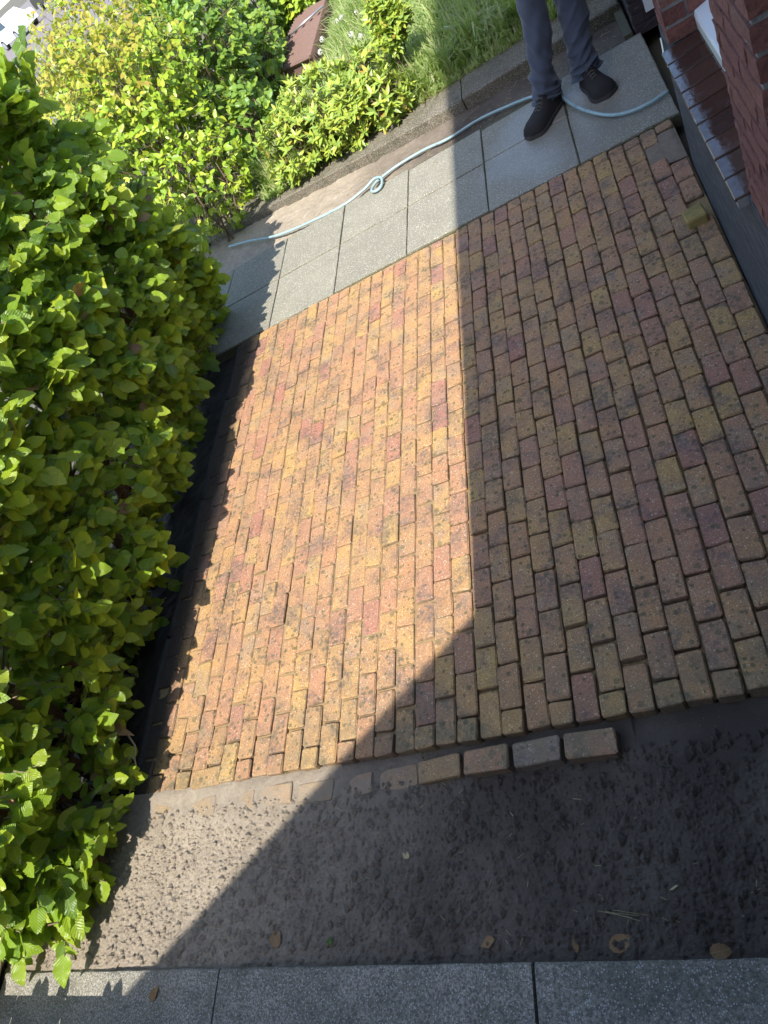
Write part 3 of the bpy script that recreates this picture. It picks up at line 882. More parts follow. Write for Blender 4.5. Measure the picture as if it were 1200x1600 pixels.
# ---- the big hedge: leafy shoots set over a face that runs beside the paving
def hedge():
    root = thing('hornbeam_hedge', 'tall bright green broadleaf hedge running along the left side of the brick paving', 'hedge', (-25, 18, -0.4))
    pos, dirs, ups, sizes, outs = [], [], [], [], []
    segs = []
    H = 22.8
    def face_x(y, z):
        n = fbm(y*0.26, z*0.34, 2.0)
        x = -19.9 - 3.4*max(0, 0.30+n) - 1.0*max(0, 0.1+fbm(y*.8, z*.9, 6.0))
        zt = 1.6 + 3.4*min(1, max(0, (y-2)/30))
        x -= min(4.0, 0.8*max(0, (zt-z))**1.15)           # tucks in at the foot
        if z > 16: x -= (z-16)**2*0.18
        return min(x, -19.6)
    def shoot(base, d, L, nl, s0, layer):
        d = d.normalized()
        pts = [base]
        for k in range(3):
            base = base + d*(L/3)
            d = (d + Vector((rnd.gauss(0, .12), rnd.gauss(0, .12), rnd.gauss(-0.05, .12)))).normalized()
            pts.append(base)
        segs.append(pts)
        side = d.cross(Vector((0, 0, 1)))
        if side.length < .1: side = Vector((0, 1, 0))
        side.normalize()
        for k in range(nl):
            t = (k+0.6)/nl
            seg = min(2, int(t*3)); f = t*3-seg
            p = pts[seg].lerp(pts[seg+1], f)
            sd_ = 1 if k % 2 else -1
            ang = rnd.uniform(0.35, 0.95)
            dd = (d*math.cos(ang) + side*sd_*math.sin(ang) + Vector((rnd.gauss(0, .16), rnd.gauss(0, .16), rnd.gauss(-0.16, .26)))).normalized()
            up = (Vector((0.40, -0.72, .95)) + Vector((rnd.gauss(0, .36), rnd.gauss(0, .36), rnd.gauss(0, .3)))).normalized()
            pos.append(tuple(p)); dirs.append(tuple(dd)); ups.append(tuple(up))
            sizes.append(s0*rnd.uniform(0.55, 1.3)*(1.1 if t > 0.6 else 0.95)); outs.append(layer)
    # outer face
    n_sh = 4700
    for i in range(n_sh):
        y = rnd.uniform(-6.0, 42.8); z = rnd.uniform(0.3, H)
        if z > 7.0+(y+7)*1.15: continue
        # ragged, thinner near end
        if y < -1 and rnd.random() < 0.45*min(1, (-1-y)/4): continue
        hole = fbm(y*0.35+9, z*0.4, 7.7)
        if hole < -0.22 and rnd.random() < 0.85: continue
        if z < 7 and rnd.random() < 0.55*(1-z/9)*max(0, 1-(y+2)/22): continue
        dep = abs(rnd.gauss(0, 1.1))
        x = face_x(y, z) - dep - 0.8
        d = Vector((1.0, rnd.gauss(-0.12, .45), rnd.gauss(0.12, .4)))
        L = rnd.uniform(0.8, 2.2)
        base = Vector((x, y, z))
        ext = base.x + d.normalized().x*L
        lim = face_x(y, z)+0.55-0.9*max(0, (y-38)/5)
        if ext > lim: base.x -= (ext-lim)
        s0 = 0.74 + 0.28*min(1, z/14) + 0.12*fbm(y*.3, z*.3, 4)
        shoot(base, d, L, rnd.choice((4, 5, 5, 6)), s0*rnd.uniform(.8, 1.15), max(0, 1-dep/2.0))
    # top
    for i in range(1500):
        y = rnd.uniform(-7, 43); x = rnd.uniform(-38, -22.0)
        z = min(H, 7.0+(y+7)*1.15) + 0.9*fbm(x*.2, y*.2, 11) + rnd.gauss(0, .4) - max(0, (x+23.5))**2*0.4
        shoot(Vector((x, y, z-0.8)), Vector((rnd.gauss(.2, .5), rnd.gauss(-.1, .5), 1)), rnd.uniform(.8, 2.6), 6, 1.15, 0.8)
    # near end face (y = -7), reaching left out of the picture, low leaves
    for i in range(110):
        x = rnd.uniform(-36, -23); z = rnd.uniform(0.4, 7)
        if z < 6 and rnd.random() < 0.55: continue
        y = -5.9 + 1.0*fbm(x*.3, z*.3, 5) + abs(rnd.gauss(0, .9))
        shoot(Vector((x, y+0.8, z)), Vector((rnd.gauss(.2, .4), -1, rnd.gauss(.1, .4))), rnd.uniform(.9, 1.9), 5, 1.15, 0.7)
    # far end face
    for i in range(420):
        x = rnd.uniform(-36, -23.0); z = rnd.uniform(0.8, H)
        y = 42.6 + 0.8*fbm(x*.3, z*.3, 15) - abs(rnd.gauss(0, .9))
        shoot(Vector((x, y-0.8, z)), Vector((rnd.gauss(.3, .4), 1, rnd.gauss(.1, .4))), rnd.uniform(.9, 1.8), 5, 1.1, 0.4)
    # low foreground sprays near the kerb corner
    for i in range(70):
        y = rnd.uniform(-5.6, -1.5); x = rnd.uniform(-26.5, -22.2); z = rnd.uniform(0.5, 3.2)
        shoot(Vector((x, y, z)), Vector((rnd.gauss(.6, .4), rnd.gauss(-.5, .4), rnd.gauss(.1, .35))), rnd.uniform(1.2, 2.2), 6, 1.1, 1.0)
    # dark inner fill
    ni = 1500
    for i in range(ni):
        y = rnd.uniform(-5.5, 42); z = rnd.uniform(1.0, H-1)
        if z < 6 and y < 8 and rnd.random() < .7: continue
        if z > 6.0+(y+7)*1.1: continue
        x = -24.2 - abs(rnd.gauss(0, 2.6))
        pos.append((x, y, z)); a = rnd.uniform(0, 6.28)
        dirs.append((math.cos(a), math.sin(a), rnd.gauss(-.2, .4))); ups.append((rnd.gauss(.3, .5), rnd.gauss(0, .5), 1.0))
        sizes.append(rnd.uniform(1.0, 1.5)); outs.append(0)
    pos = np.array(pos); dirs = np.array(dirs); ups = np.array(ups); sizes = np.array(sizes); outs = np.array(outs, float)
    B = basis(dirs, ups)
    msel = (nr.rand(len(pos)) < 0.012).astype(int)
    plant_leaves(root, T_horn, [M['hornbeam'], M['dry']], pos, B, sizes, outs, 300, 10, msel)
    o = link('twigs', twigs_mesh(segs, 0.045, 0.016, 3).mesh('twigs', M['twig'], True), root); o['kind'] = 'stuff'
    # stems rising from the soil
    b = MB()
    for i in range(46):
        y = -5.5 + i*1.05 + rnd.gauss(0, .25); x = -25.5 + rnd.gauss(0, .35)
        pts = []
        for k in range(8):
            z = -0.6 + k*min(2.6, (6.5+(y+7)*1.1)/7)
            pts.append((x+rnd.gauss(0, .35)+0.10*k, y+rnd.gauss(0, .35), z))
        b.tube(pts, [0.42-0.045*k for k in range(8)], 7, cap=False)
        for k in range(2, 8):
            for q in range(3):
                p = Vector(pts[k-1]); a = rnd.uniform(-1.9, 1.9)
                e = p + Vector((math.cos(a)*rnd.uniform(2, 4.2), math.sin(a)*rnd.uniform(1, 2.4), rnd.uniform(.3, 1.6)))
                mid = p.lerp(e, .5)+Vector((0, 0, rnd.uniform(-.3, .3)))
                b.tube([p, mid, e], [0.12, .08, .03], 4, cap=False)
    o = link('stems', b.mesh('stems', M['bark'], True), root); o['kind'] = 'stuff'
    # the bare hooked twig hanging out low at the near end
    b = MB()
    b.tube([(-20.2, 2.6, 2.0), (-19.9, 2.1, 1.6), (-20.05, 1.5, 1.3), (-19.9, 1.0, 1.1), (-20.15, 0.1, 1.0), (-20.3, -0.5, 0.95)], [.06, .05, .045, .04, .03, .02], 6)
    b.tube([(-20.05, 1.5, 1.3), (-20.5, 1.7, 1.4), (-20.9, 1.3, 1.2), (-20.8, 0.7, 1.15)], [.04, .035, .03, .02], 6)
    link('bare_twig', b.mesh('bare_twig', M['twig'], True), root)
    # one withered leaf caught in it
    me = template_mesh('withered_leaf', leaf_template(0.5, 0.08, 0.5, 0.5, 0.8, 10, 2.5, 3), M['dry'])
    o = link('withered_leaf', me, root, mat=Matrix.Translation(Vector((-20.9, 2.9, 2.6))*S) @ Matrix.Rotation(-1.9, 4, 'Z') @ Matrix.Scale(1.25, 4))
    o['label'] = 'curled brown withered leaf'
hedge()

# dark wet sheet behind the stems at the near end of the hedge
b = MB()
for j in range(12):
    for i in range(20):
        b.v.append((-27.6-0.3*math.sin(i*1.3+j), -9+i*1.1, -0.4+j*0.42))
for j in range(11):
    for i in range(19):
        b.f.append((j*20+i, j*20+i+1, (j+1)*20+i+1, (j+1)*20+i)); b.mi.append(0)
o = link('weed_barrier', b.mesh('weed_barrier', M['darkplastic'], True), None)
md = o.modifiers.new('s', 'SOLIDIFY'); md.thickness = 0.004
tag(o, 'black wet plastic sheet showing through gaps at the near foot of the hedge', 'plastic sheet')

# ---- shrubs as leaf clouds over lumpy bodies
def shrub(root, blobs, n, templates, mats, size, n_parts, leaf_up=0.8, matfn=None, stems=True, minpx=9, whorl=0, stuff='foliage', ry=0.35):
    pos, dirs, ups, sizes, outs, ms = [], [], [], [], [], []
    segs = []
    tot = sum(b_[3]*b_[4]+b_[4]*b_[5]+b_[3]*b_[5] for b_ in blobs)
    for (cx, cy, cz, rx, ry_, rz) in blobs:
        k = int(n*(rx*ry_+ry_*rz+rx*rz)/tot)
        done = 0
        tries = 0
        while done < k and tries < k*6:
            tries += 1
            v = Vector((rnd.gauss(0, 1), rnd.gauss(0, 1), rnd.gauss(0, 1))).normalized()
            r = 1 - abs(rnd.gauss(0, .16)) + 0.12*fbm(v.x*2.2+cx, v.y*2.2+cy, v.z*2.2, 3)
            p = Vector((cx+v.x*rx*r, cy+v.y*ry_*r, cz+v.z*rz*r))
            if p.z < 0.35: continue
            if fbm(p.x*.32, p.y*.32, p.z*.32+20, 3) < -0.38 and rnd.random() < .75: continue
            done += 1
            out = Vector((v.x/rx, v.y/ry_, v.z/rz)).normalized()
            if whorl:
                L = rnd.uniform(.6, 1.2)
                ax = (out*0.6 + Vector((rnd.gauss(0, .3), rnd.gauss(0, .3), .75))).normalized()
                segs.append([p-ax*L, p])
                a0 = rnd.uniform(0, 6.28)
                u = ax.cross(Vector((1, 0, .2))).normalized(); w = ax.cross(u)
                for q in range(whorl):
                    a = a0+q*6.283/whorl*1.0+rnd.gauss(0, .2)
                    dd = (u*math.cos(a)+w*math.sin(a) + ax*rnd.uniform(.25, .95)).normalized()
                    pp = p + ax*rnd.uniform(-.25, .05)
                    pos.append(tuple(pp)); dirs.append(tuple(dd)); ups.append(tuple(ax)); sizes.append(size*rnd.uniform(.65, 1.15)); outs.append(max(0, r-.6)); ms.append(matfn(p) if matfn else 0)
            else:
                sh = out.cross(Vector((rnd.gauss(0, 1), rnd.gauss(0, 1), rnd.gauss(0, 1)))).normalized()
                base = p - out*0.7
                segs.append([base - out*.6, base, p])
                for q in range(4):
                    dd = (out*rnd.uniform(.2, .9) + sh*(1 if q % 2 else -1)*rnd.uniform(.4, 1.1) + Vector((rnd.gauss(0, .3), rnd.gauss(0, .3), rnd.gauss(-.15, .3)))).normalized()
                    pp = base.lerp(p, (q+.5)/4)
                    up = (out*(1-leaf_up) + Vector((0.1, -.25, leaf_up)) + Vector((rnd.gauss(0, .3), rnd.gauss(0, .3), rnd.gauss(0, .2))))
                    pos.append(tuple(pp)); dirs.append(tuple(dd)); ups.append(tuple(up)); sizes.append(size*rnd.uniform(.65, 1.2)); outs.append(max(0, r-.6)); ms.append(matfn(p) if matfn else 0)
    pos = np.array(pos); dirs = np.array(dirs); ups = np.array(ups)
    plant_leaves(root, templates, mats, pos, basis(dirs, ups), np.array(sizes), np.array(outs), n_parts, minpx, np.array(ms), stuff)
    o = link('twigs', twigs_mesh(segs, .035, .015, 3).mesh('twigs', M['twig'], True), root); o['kind'] = 'stuff'
    if stems:
        b = MB()
        for (cx, cy, cz, rx, ry_, rz) in blobs:
            for i in range(7):
                bx = cx+rnd.gauss(0, rx*.15); by = cy+rnd.gauss(0, ry_*.15)
                v = Vector((rnd.gauss(0, 1), rnd.gauss(0, 1), abs(rnd.gauss(0, 1)))).normalized()
                e = Vector((cx+v.x*rx*.85, cy+v.y*ry_*.85, cz+v.z*rz*.85))
                s_ = Vector((bx, by, -.5))
                m1 = s_.lerp(e, .35)+Vector((rnd.gauss(0, .4), rnd.gauss(0, .4), .5)); m2 = s_.lerp(e, .7)+Vector((rnd.gauss(0, .5), rnd.gauss(0, .5), .5))
                b.tube([s_, m1, m2, e], [.16, .12, .08, .03], 5, cap=False)
                for q in range(4):
                    pz = m1.lerp(e, rnd.random()); v2 = Vector((rnd.gauss(0, 1), rnd.gauss(0, 1), rnd.gauss(.3, 1))).normalized()
                    b.tube([pz, pz+v2*min(rx, rz)*.35, pz+v2*min(rx, rz)*.6+Vector((0, 0, .3))], [.06, .04, .02], 4, cap=False)
        o = link('stems', b.mesh('stems', M['bark'], True), root); o['kind'] = 'stuff'

r_ = thing('golden_shrub', 'large yellow-green shrub with bronze tips behind the far end of the hedge', 'shrub', (-30, 66, -.5))
shrub(r_, [(-27.0, 60.5, 5.0, 6.0, 5.6, 5.2), (-32, 66, 10, 9, 8, 9), (-37, 72, 13.5, 9, 9, 9), (-29.5, 70, 14, 7.5, 7, 6), (-40, 88, 15.5, 10, 9, 8.5)], 2700, T_oval,
      [M['golden'], M['goldtop']], 0.76, 300, 0.6, lambda p: 1 if (p.z > 17 and rnd.random() < .75) or (p.z > 14 and rnd.random() < .3) else 0, ry=.4, minpx=7)
r_ = thing('broadleaf_shrub', 'mid green broad-leaved shrub between the golden shrub and the brown ribbed box', 'shrub', (-26, 78, -.5))
shrub(r_, [(-22.8, 68.5, 5.0, 4.2, 4.8, 4.8), (-27.5, 80, 9.5, 6.5, 7, 7), (-31, 92, 10, 7, 7, 8), (-25.5, 91, 4.5, 4.2, 8, 5.5), (-29, 108, 6, 5.5, 8, 7)], 2000, T_horn[:3], [M['broad']], 0.92, 200, 0.7, minpx=7)
r_ = thing('azalea_shrub', 'low light green shrub with whorled narrow leaves spilling over the edging stones', 'shrub', (-12, 62, -.5))
shrub(r_, [(-16.2, 60.3, 3.3, 3.6, 3.7, 3.3), (-11.0, 60.0, 3.1, 4.2, 3.6, 3.1), (-6.4, 59.4, 2.7, 2.6, 2.7, 2.5), (-14.0, 66, 4.0, 5.0, 4.2, 2.8), (-8.6, 65, 3.2, 3.8, 3.5, 2.6)],
      900, T_nar, [M['azalea']], 0.92, 300, whorl=7, minpx=7)
r_ = thing('upright_azalea', 'small upright shrub on bare stems at the lawn edge beside the house shadow', 'shrub', (-3.8, 63, -.5))
shrub(r_, [(-4.0, 63.6, 5.6, 1.5, 1.7, 1.7), (-3.6, 64.4, 7.6, 1.4, 1.5, 1.4), (-2.7, 63.6, 6.3, 1.2, 1.4, 1.4)], 170, T_nar, [M['azalea']], 0.9, 150, whorl=7, stems=False, minpx=7)
b = MB()
for i in range(7):
    bx, by = -4.2+rnd.gauss(0, .35), 62.8+rnd.gauss(0, .3)
    b.tube([(bx, by, -.3), (bx+rnd.gauss(.1, .1), by+rnd.gauss(0, .1), 2.2), (bx+rnd.gauss(.3, .3), by+rnd.gauss(.2, .2), 4.6), (bx+rnd.gauss(.5, .5), by+rnd.gauss(.5, .3), 6.8)], [.1, .08, .06, .03], 5)
link('stems', b.mesh('bare_stems', M['bark'], True), r_)
r_ = thing('yellow_shrub', 'bright yellow shrub behind the brown ribbed box at the top edge', 'shrub', (-22, 112, -.5))
shrub(r_, [(-22.5, 110, 4.5, 4.2, 4.5, 4.2), (-17.5, 120, 3.5, 3.5, 4, 3.6)], 420, T_oval, [M['golden']], 1.15, 0, 0.6)
r_ = thing('far_shrub', 'dark green bushes at the top behind the broad-leaved shrub', 'shrub', (-32, 108, -.5))
shrub(r_, [(-36, 106, 9, 9, 8, 9), (-50, 96, 10, 9, 9, 9)], 900, T_oval, [M['broad']], 1.2, 0, 0.6)

# ------------------------------------------------------------------ lawn
lawn_z = lambda x, y: 0.15 + 0.3*fbm(x*.15, y*.15, 41)
g = grid(-34, 14.0, 58.6, 175, 60, 120, lawn_z)
lt = NT('lawn_soil')
lt.bsdf(lt.mix(lt.noise(20, 4), (0.12, 0.15, 0.04), (0.20, 0.24, 0.07)), 0.95)
lawn = structure('lawn', g.mesh('lawn', lt.m, True))
def grass():
    n = 46000
    x = nr.uniform(-22, 13.8, n); u = nr.uniform(0, 1, n); y = 59.0 + 75*u**1.25
    ln = 2.6 + 1.6*nr.rand(n)
    cl = np.array([fbm(a*.5, b_*.5, 3, 2) for a, b_ in zip(x[:n], y[:n])])
    ln = ln*(1+0.5*cl)
    ln *= np.clip((y-58.6)/2.5, .35, 1)
    ln[(x < -14.5) & (y > 72)] *= 0.45
    inbox = (x < -17.0) & (y > 84) & (y < 109)
    ln[inbox] *= 0.02
    a = nr.uniform(0, 2*np.pi, n); lean = np.abs(nr.normal(.5, .35, n))
    a = a*0.5 + cl*5
    dx, dy = np.cos(a)*lean, np.sin(a)*lean
    w = 0.07 + .06*nr.rand(n)
    px_, py_ = -np.sin(a), np.cos(a)
    z0 = np.full(n, .1)
    V = np.zeros((n, 5, 3))
    V[:, 0] = np.stack([x-px_*w, y-py_*w, z0], 1); V[:, 1] = np.stack([x+px_*w, y+py_*w, z0], 1)
    mx, my, mz = x+dx*ln*.35, y+dy*ln*.35, z0+ln*.62
    V[:, 2] = np.stack([mx-px_*w*.8, my-py_*w*.8, mz], 1); V[:, 3] = np.stack([mx+px_*w*.8, my+py_*w*.8, mz], 1)
    V[:, 4] = np.stack([x+dx*ln*1.0, y+dy*ln*1.0, z0+ln*(1.0-.35*np.minimum(lean, 1.2))], 1)
    F = np.array([(0, 1, 3), (0, 3, 2), (2, 3, 4)])
    f = (F[None]+(np.arange(n)*5)[:, None, None]).reshape(-1, 3).astype(np.int32)
    U = np.tile(np.array([(.3, 0), (.7, 0), (.3, .5), (.7, .5), (.5, 1)]), (n, 1))
    me = bpy.data.meshes.new('grass')
    v = V.reshape(-1, 3)*S
    me.vertices.add(len(v)); me.vertices.foreach_set('co', v.reshape(-1).astype(np.float32))
    me.loops.add(len(f)*3); me.loops.foreach_set('vertex_index', f.reshape(-1))
    me.polygons.add(len(f)); me.polygons.foreach_set('loop_start', np.arange(0, len(f)*3, 3, dtype=np.int32))
    me.update(calc_edges=True); me.materials.append(M['grass']); uvlayer(me, U, f)
    o = link('grass', me); tag(o, 'long unmown grass of the front lawn beyond the edging stones', 'grass', kind='stuff')
    # straw-coloured dead grass along the edging
    n = 2600
    b = MB()
    for i in range(n):
        x_ = rnd.uniform(-6.5, 12.5); y_ = 59.1+abs(rnd.gauss(0, 1.0)); a_ = rnd.uniform(0, 6.28); L = rnd.uniform(.5, 1.5)
        w_ = .035
        b.add([(x_-w_, y_, .5), (x_+w_, y_, .5), (x_+math.cos(a_)*L, y_+math.sin(a_)*L-.2, .5+rnd.uniform(.05, .8))], [(0, 1, 2)])
    o = link('dead_grass', b.mesh('dead_grass', M['straw'])); tag(o, 'straw coloured dead grass along the back of the edging stones', 'grass', kind='stuff')
grass()

# dandelion clocks
dl = [((-11.1, 88.1, 3.0), 'dandelion clock furthest right of the loose row of three by the ribbed box'),
      ((-13.4, 90.2, 3.0), 'dandelion clock in the middle of the loose row of three by the ribbed box'),
      ((-14.3, 90.9, 2.8), 'faint dandelion clock furthest left of the loose row of three by the ribbed box'),
      ((-11.3, 81.6, 3.0), 'left one of the two dandelion clocks side by side in the lawn'),
      ((-9.9, 78.9, 3.0), 'right one of the two dandelion clocks side by side in the lawn'),
      ((-16.0, 87.3, 3.0), 'upper of the two dandelion clocks against the edge of the ribbed box'),
      ((-15.8, 83.2, 3.0), 'lower of the two dandelion clocks against the edge of the ribbed box')]
def dandelion(loc, label):
    x, y, z = loc
    t = thing('dandelion_clock', label, 'dandelion', (x, y, 0.2), 'dandelion clocks in the long grass')
    b = MB(); b.tube([(x+.2, y+.3, .1), (x+.1, y+.1, z*.5), (x, y, z)], .045, 6)
    link('stalk', b.mesh('stalk', M['grass'], True), t)
    b = MB()
    rr = random.Random(int(x*91))
    for i in range(150):
        v = Vector((rr.gauss(0, 1), rr.gauss(0, 1), rr.gauss(0, 1))).normalized()
        e = Vector(loc)+v*.36
        u = v.cross(Vector((.3, .5, .8))).normalized(); w = v.cross(u)
        b.add([tuple(e+u*.07), tuple(e+w*.07), tuple(e-u*.07), tuple(e-w*.07), tuple(Vector(loc)+v*.08)], [(0, 1, 2, 3), (0, 2, 4)])
    link('seed_head', b.mesh('seed_head', M['fluff']), t)
for l_, lab in dl: dandelion(l_, lab)

# brown ribbed box with a rod lying on it
def ribbed_box():
    t = thing('ribbed_box', 'brown ribbed plastic box standing in the grass left of the dandelions', 'box', (-20, 92, 0))
    c = [Vector((-17.9, 86.0)), Vector((-24.6, 89.5)), Vector((-22.6, 107.5)), Vector((-17.6, 104.5))]
    b = MB(); zt = 2.6
    n = 40
    for i in range(n+1):
        f = i/n
        a = c[0].lerp(c[3], f); d = c[1].lerp(c[2], f)
        zz = zt + (0.38 if i % 2 else 0)
        off = 0.3 if i % 2 else 0
        e = (a-d).normalized()
        b.v += [(d.x, d.y, -.2), (d.x, d.y, zz), (a.x+e.x*off, a.y+e.y*off, zz), (a.x+e.x*off, a.y+e.y*off, -.2)]
    for i in range(n):
        for k in range(3):
            b.f.append((i*4+k, (i+1)*4+k, (i+1)*4+k+1, i*4+k+1)); b.mi.append(0)
    b.f.append((0, 1, 2, 3)); b.mi.append(0); b.f.append((n*4+3, n*4+2, n*4+1, n*4)); b.mi.append(0)
    link('body', b.mesh('ribbed_body', M['corrug']), t)
    b = MB(); b.tube([(c[0].x, c[0].y-.15, zt), (c[1].x, c[1].y-.15, zt)], .22, 6)
    link('rim', b.mesh('box_rim', M['corrug']), t)
    b = MB(); b.tube([(-22.9, 98.4, 3.1), (-17.0, 99.3, 3.35)], .13, 8)
    o = link('metal_rod', b.mesh('metal_rod', M['metal'], True)); tag(o, 'thin grey metal rod lying across the brown ribbed box', 'rod')
ribbed_box()
b = MB()
bm_pts = [(-22.2, 119, 3.0), (-21.0, 119, 4.6), (-19.6, 120.0, 4.2), (-20.2, 121.5, 5.2)]
b.tube(bm_pts, [.9, 1.25, 1.1, .6], 10)
o = link('blue_toy', b.mesh('blue_toy', M['blue'], True)); tag(o, 'small bright blue plastic thing behind the yellow shrub at the top edge', 'plastic item')

# ------------------------------------------------------------------ garden hose
def hose():
    hp = [(-26.5, 55.5), (-24.6, 54.6), (-22.93, 53.62), (-20.64, 52.16), (-18.13, 51.16), (-14.28, 50.31), (-11.43, 50.12), (-9.49, 50.64), (-8.4, 51.02), (-7.63, 50.4), (-7.5, 49.5), (-7.75, 48.95), (-8.25, 48.87), (-8.65, 49.5), (-8.5, 50.4), (-7.9, 51.0), (-6.15, 51.63), (-3.58, 51.63), (-1.12, 51.09), (1.56, 51.23), (4.07, 50.61), (6.15, 49.42), (7.66, 48.0), (8.32, 46.5), (9.05, 44.11), (10.11, 41.83), (11.19, 40.25), (12.33, 39.5), (13.5, 39.36), (14.6, 39.6)]
    hz = [.1, .1, .15, .16, .12, .1, .06, .12, .30, .38, .30, .22, .24, .18, .10, .05, .0, .0, -.02, .0, .0, .18, .24, .24, .24, .24, .24, .24, .24, .24]
    pts = []
    n = len(hp)
    for i in range(n-1):
        p0, p1, p2, p3 = hp[max(i-1, 0)], hp[i], hp[i+1], hp[min(i+2, n-1)]
        for k in range(6):
            t = k/6
            f = lambda a, b_, c, d: .5*((2*b_)+(-a+c)*t+(2*a-5*b_+4*c-d)*t*t+(-a+3*b_-3*c+d)*t**3)
            pts.append((f(p0[0], p1[0], p2[0], p3[0]), f(p0[1], p1[1], p2[1], p3[1]), hz[i]+(hz[i+1]-hz[i])*t+.03))
    pts.append((*hp[-1], hz[-1]))
    b = MB(); b.tube(pts, .118, 12)
    o = link('garden_hose', b.mesh('garden_hose', M['hose'], True))
    tag(o, 'pale blue-green garden hose with a small loop running along the slab path', 'hose')
hose()

# ------------------------------------------------------------------ the house on the right
def brick_block(parent, x0, x1, y0, y1, z0, z1, mat, mortar, bl=2.28, ch=0.83, mj=0.11, dep=0.9, name='brick', core='mortar_core', faces='xy', limit_z=99, proud=0.07):
    """a masonry pier: mortar core set back, separate bricks on its -x and -y faces"""
    b = MB(); b.box((x0+proud, y0+proud, z0), (x1, y1, z1))
    link(core, b.mesh(core, mortar), parent)
    rr = random.Random(int(x0*10+y0))
    z = z0; c = 0
    cache = {}
    def put(ax, bx, ay, by, az, bz):
        hx, hy, hz_ = (bx-ax)/2, (by-ay)/2, (bz-az)/2
        key = (round(hx, 2), round(hy, 2), rr.randrange(3))
        if key not in cache:
            mb = MB(); j = .03; q = .05
            vs = []
            for (sx, sy, sz) in ((-1,-1,-1),(1,-1,-1),(1,1,-1),(-1,1,-1),(-1,-1,1),(1,-1,1),(1,1,1),(-1,1,1)):
                vs.append((sx*hx, sy*hy, sz*hz_))
            b2 = bmesh.new()
            bv = [b2.verts.new(v) for v in vs]
            for f in [(3,2,1,0),(4,5,6,7),(0,1,5,4),(1,2,6,5),(2,3,7,6),(3,0,4,7)]: b2.faces.new([bv[i] for i in f])
            bmesh.ops.subdivide_edges(b2, edges=[e for e in b2.edges if e.calc_length() > .6], cuts=2, use_grid_fill=True)
            for v in b2.verts:
                v.co += Vector((rr.uniform(-j, j), rr.uniform(-j, j), rr.uniform(-j, j)))
            me = bpy.data.meshes.new(name)
            b2.transform(Matrix.Scale(S, 4))
            b2.to_mesh(me); b2.free(); me.materials.append(mat)
            cache[key] = me
        link(name, cache[key], parent, ((ax+bx)/2, (ay+by)/2, (az+bz)/2))
    while z < z1-.2 and z < limit_z:
        zt = min(z+ch-mj, z1)
        off = 0 if c % 2 else 1
        # -y face (stretchers/headers)
        x = x0
        first = True
        while x < x1-.1:
            l = (bl if off else bl/2-.05) if first else bl
            first = False
            xe = min(x+l-mj, x1)
            put(x, xe, y0, y0+ (dep if x > x0 else (1.05 if off else bl-mj)), z+mj/2, zt)
            x = xe+mj
        # -x face
        y = y0 + ((1.05 if off else bl-mj) + mj)
        while y < y1-.1:
            ye = min(y+bl-mj, y1)
            put(x0, x0+dep, y, ye, z+mj/2, zt)
            y = ye+mj
        z += ch; c += 1

house = thing('house_bay', 'red brick house bay with dark plinth, glazed brown sill and white window on the right', 'house', (15, 20, 0))
brick_block(house, 14.35, 19.5, 9.4, 14.45, 8.0, 21.3, M['redbrick'], M['mortar'])
b = MB(); b.box((14.42, 9.47, 21.3), (19.5, 14.45, 30)); link('upper_wall', b.mesh('upper_wall', M['facade']), house)
brick_block(house, 14.35, 16.6, 28.35, 31.2, 8.0, 14.7, M['redbrick'], M['mortar'])
b = MB(); b.box((14.42, 28.42, 14.7), (16.6, 31.2, 30)); link('upper_wall', b.mesh('upper_wall', M['facade']), house)
# plinth: dark rendered foot wall with a slight batter
b = MB()
n = 60
for i in range(n+1):
    y = 9.4+(31.2-9.4)*i/n
    for (x, z) in ((14.20, -1.2), (14.22, 0.5), (14.27, 3.5), (14.33, 7.95), (16.6, 7.95)):
        b.v.append((x+.02*fbm(y*1.5, z*1.5, 2) if x < 16 else x, y, z))
for i in range(n):
    for k in range(4):
        b.f.append((i*5+k, i*5+k+1, (i+1)*5+k+1, (i+1)*5+k)); b.mi.append(0)
b.f.append((0, 4, 3, 2, 1)); b.mi.append(0)
b.v += [(16.6, 9.4, -1.2), (16.6, 31.2, -1.2)]
link('plinth', b.mesh('plinth', M['plinth'], False), house)
b = MB(); b.box((14.34, -12.0, -1.2), (16.6, 9.38, 7.9)); link('plinth', b.mesh('plinth_near', M['plinth']), house)
b = MB(); b.box((16.05, 31.22, -1.2), (16.6, 49.9, 12)); link('plinth', b.mesh('plinth_recess', M['plinth']), house)
# main wall mass behind
b = MB(); b.box((17.6, -12.0, -1.2), (34, 9.38, 30)); b.box((19.52, 9.4, -1.2), (34, 31.2, 30)); b.box((16.62, 31.22, -1.2), (34, 49.9, 30)); b.box((14.4, 14.47, 24), (19.5, 28.33, 30))
link('main_wall', b.mesh('main_wall', M['facade']), house)
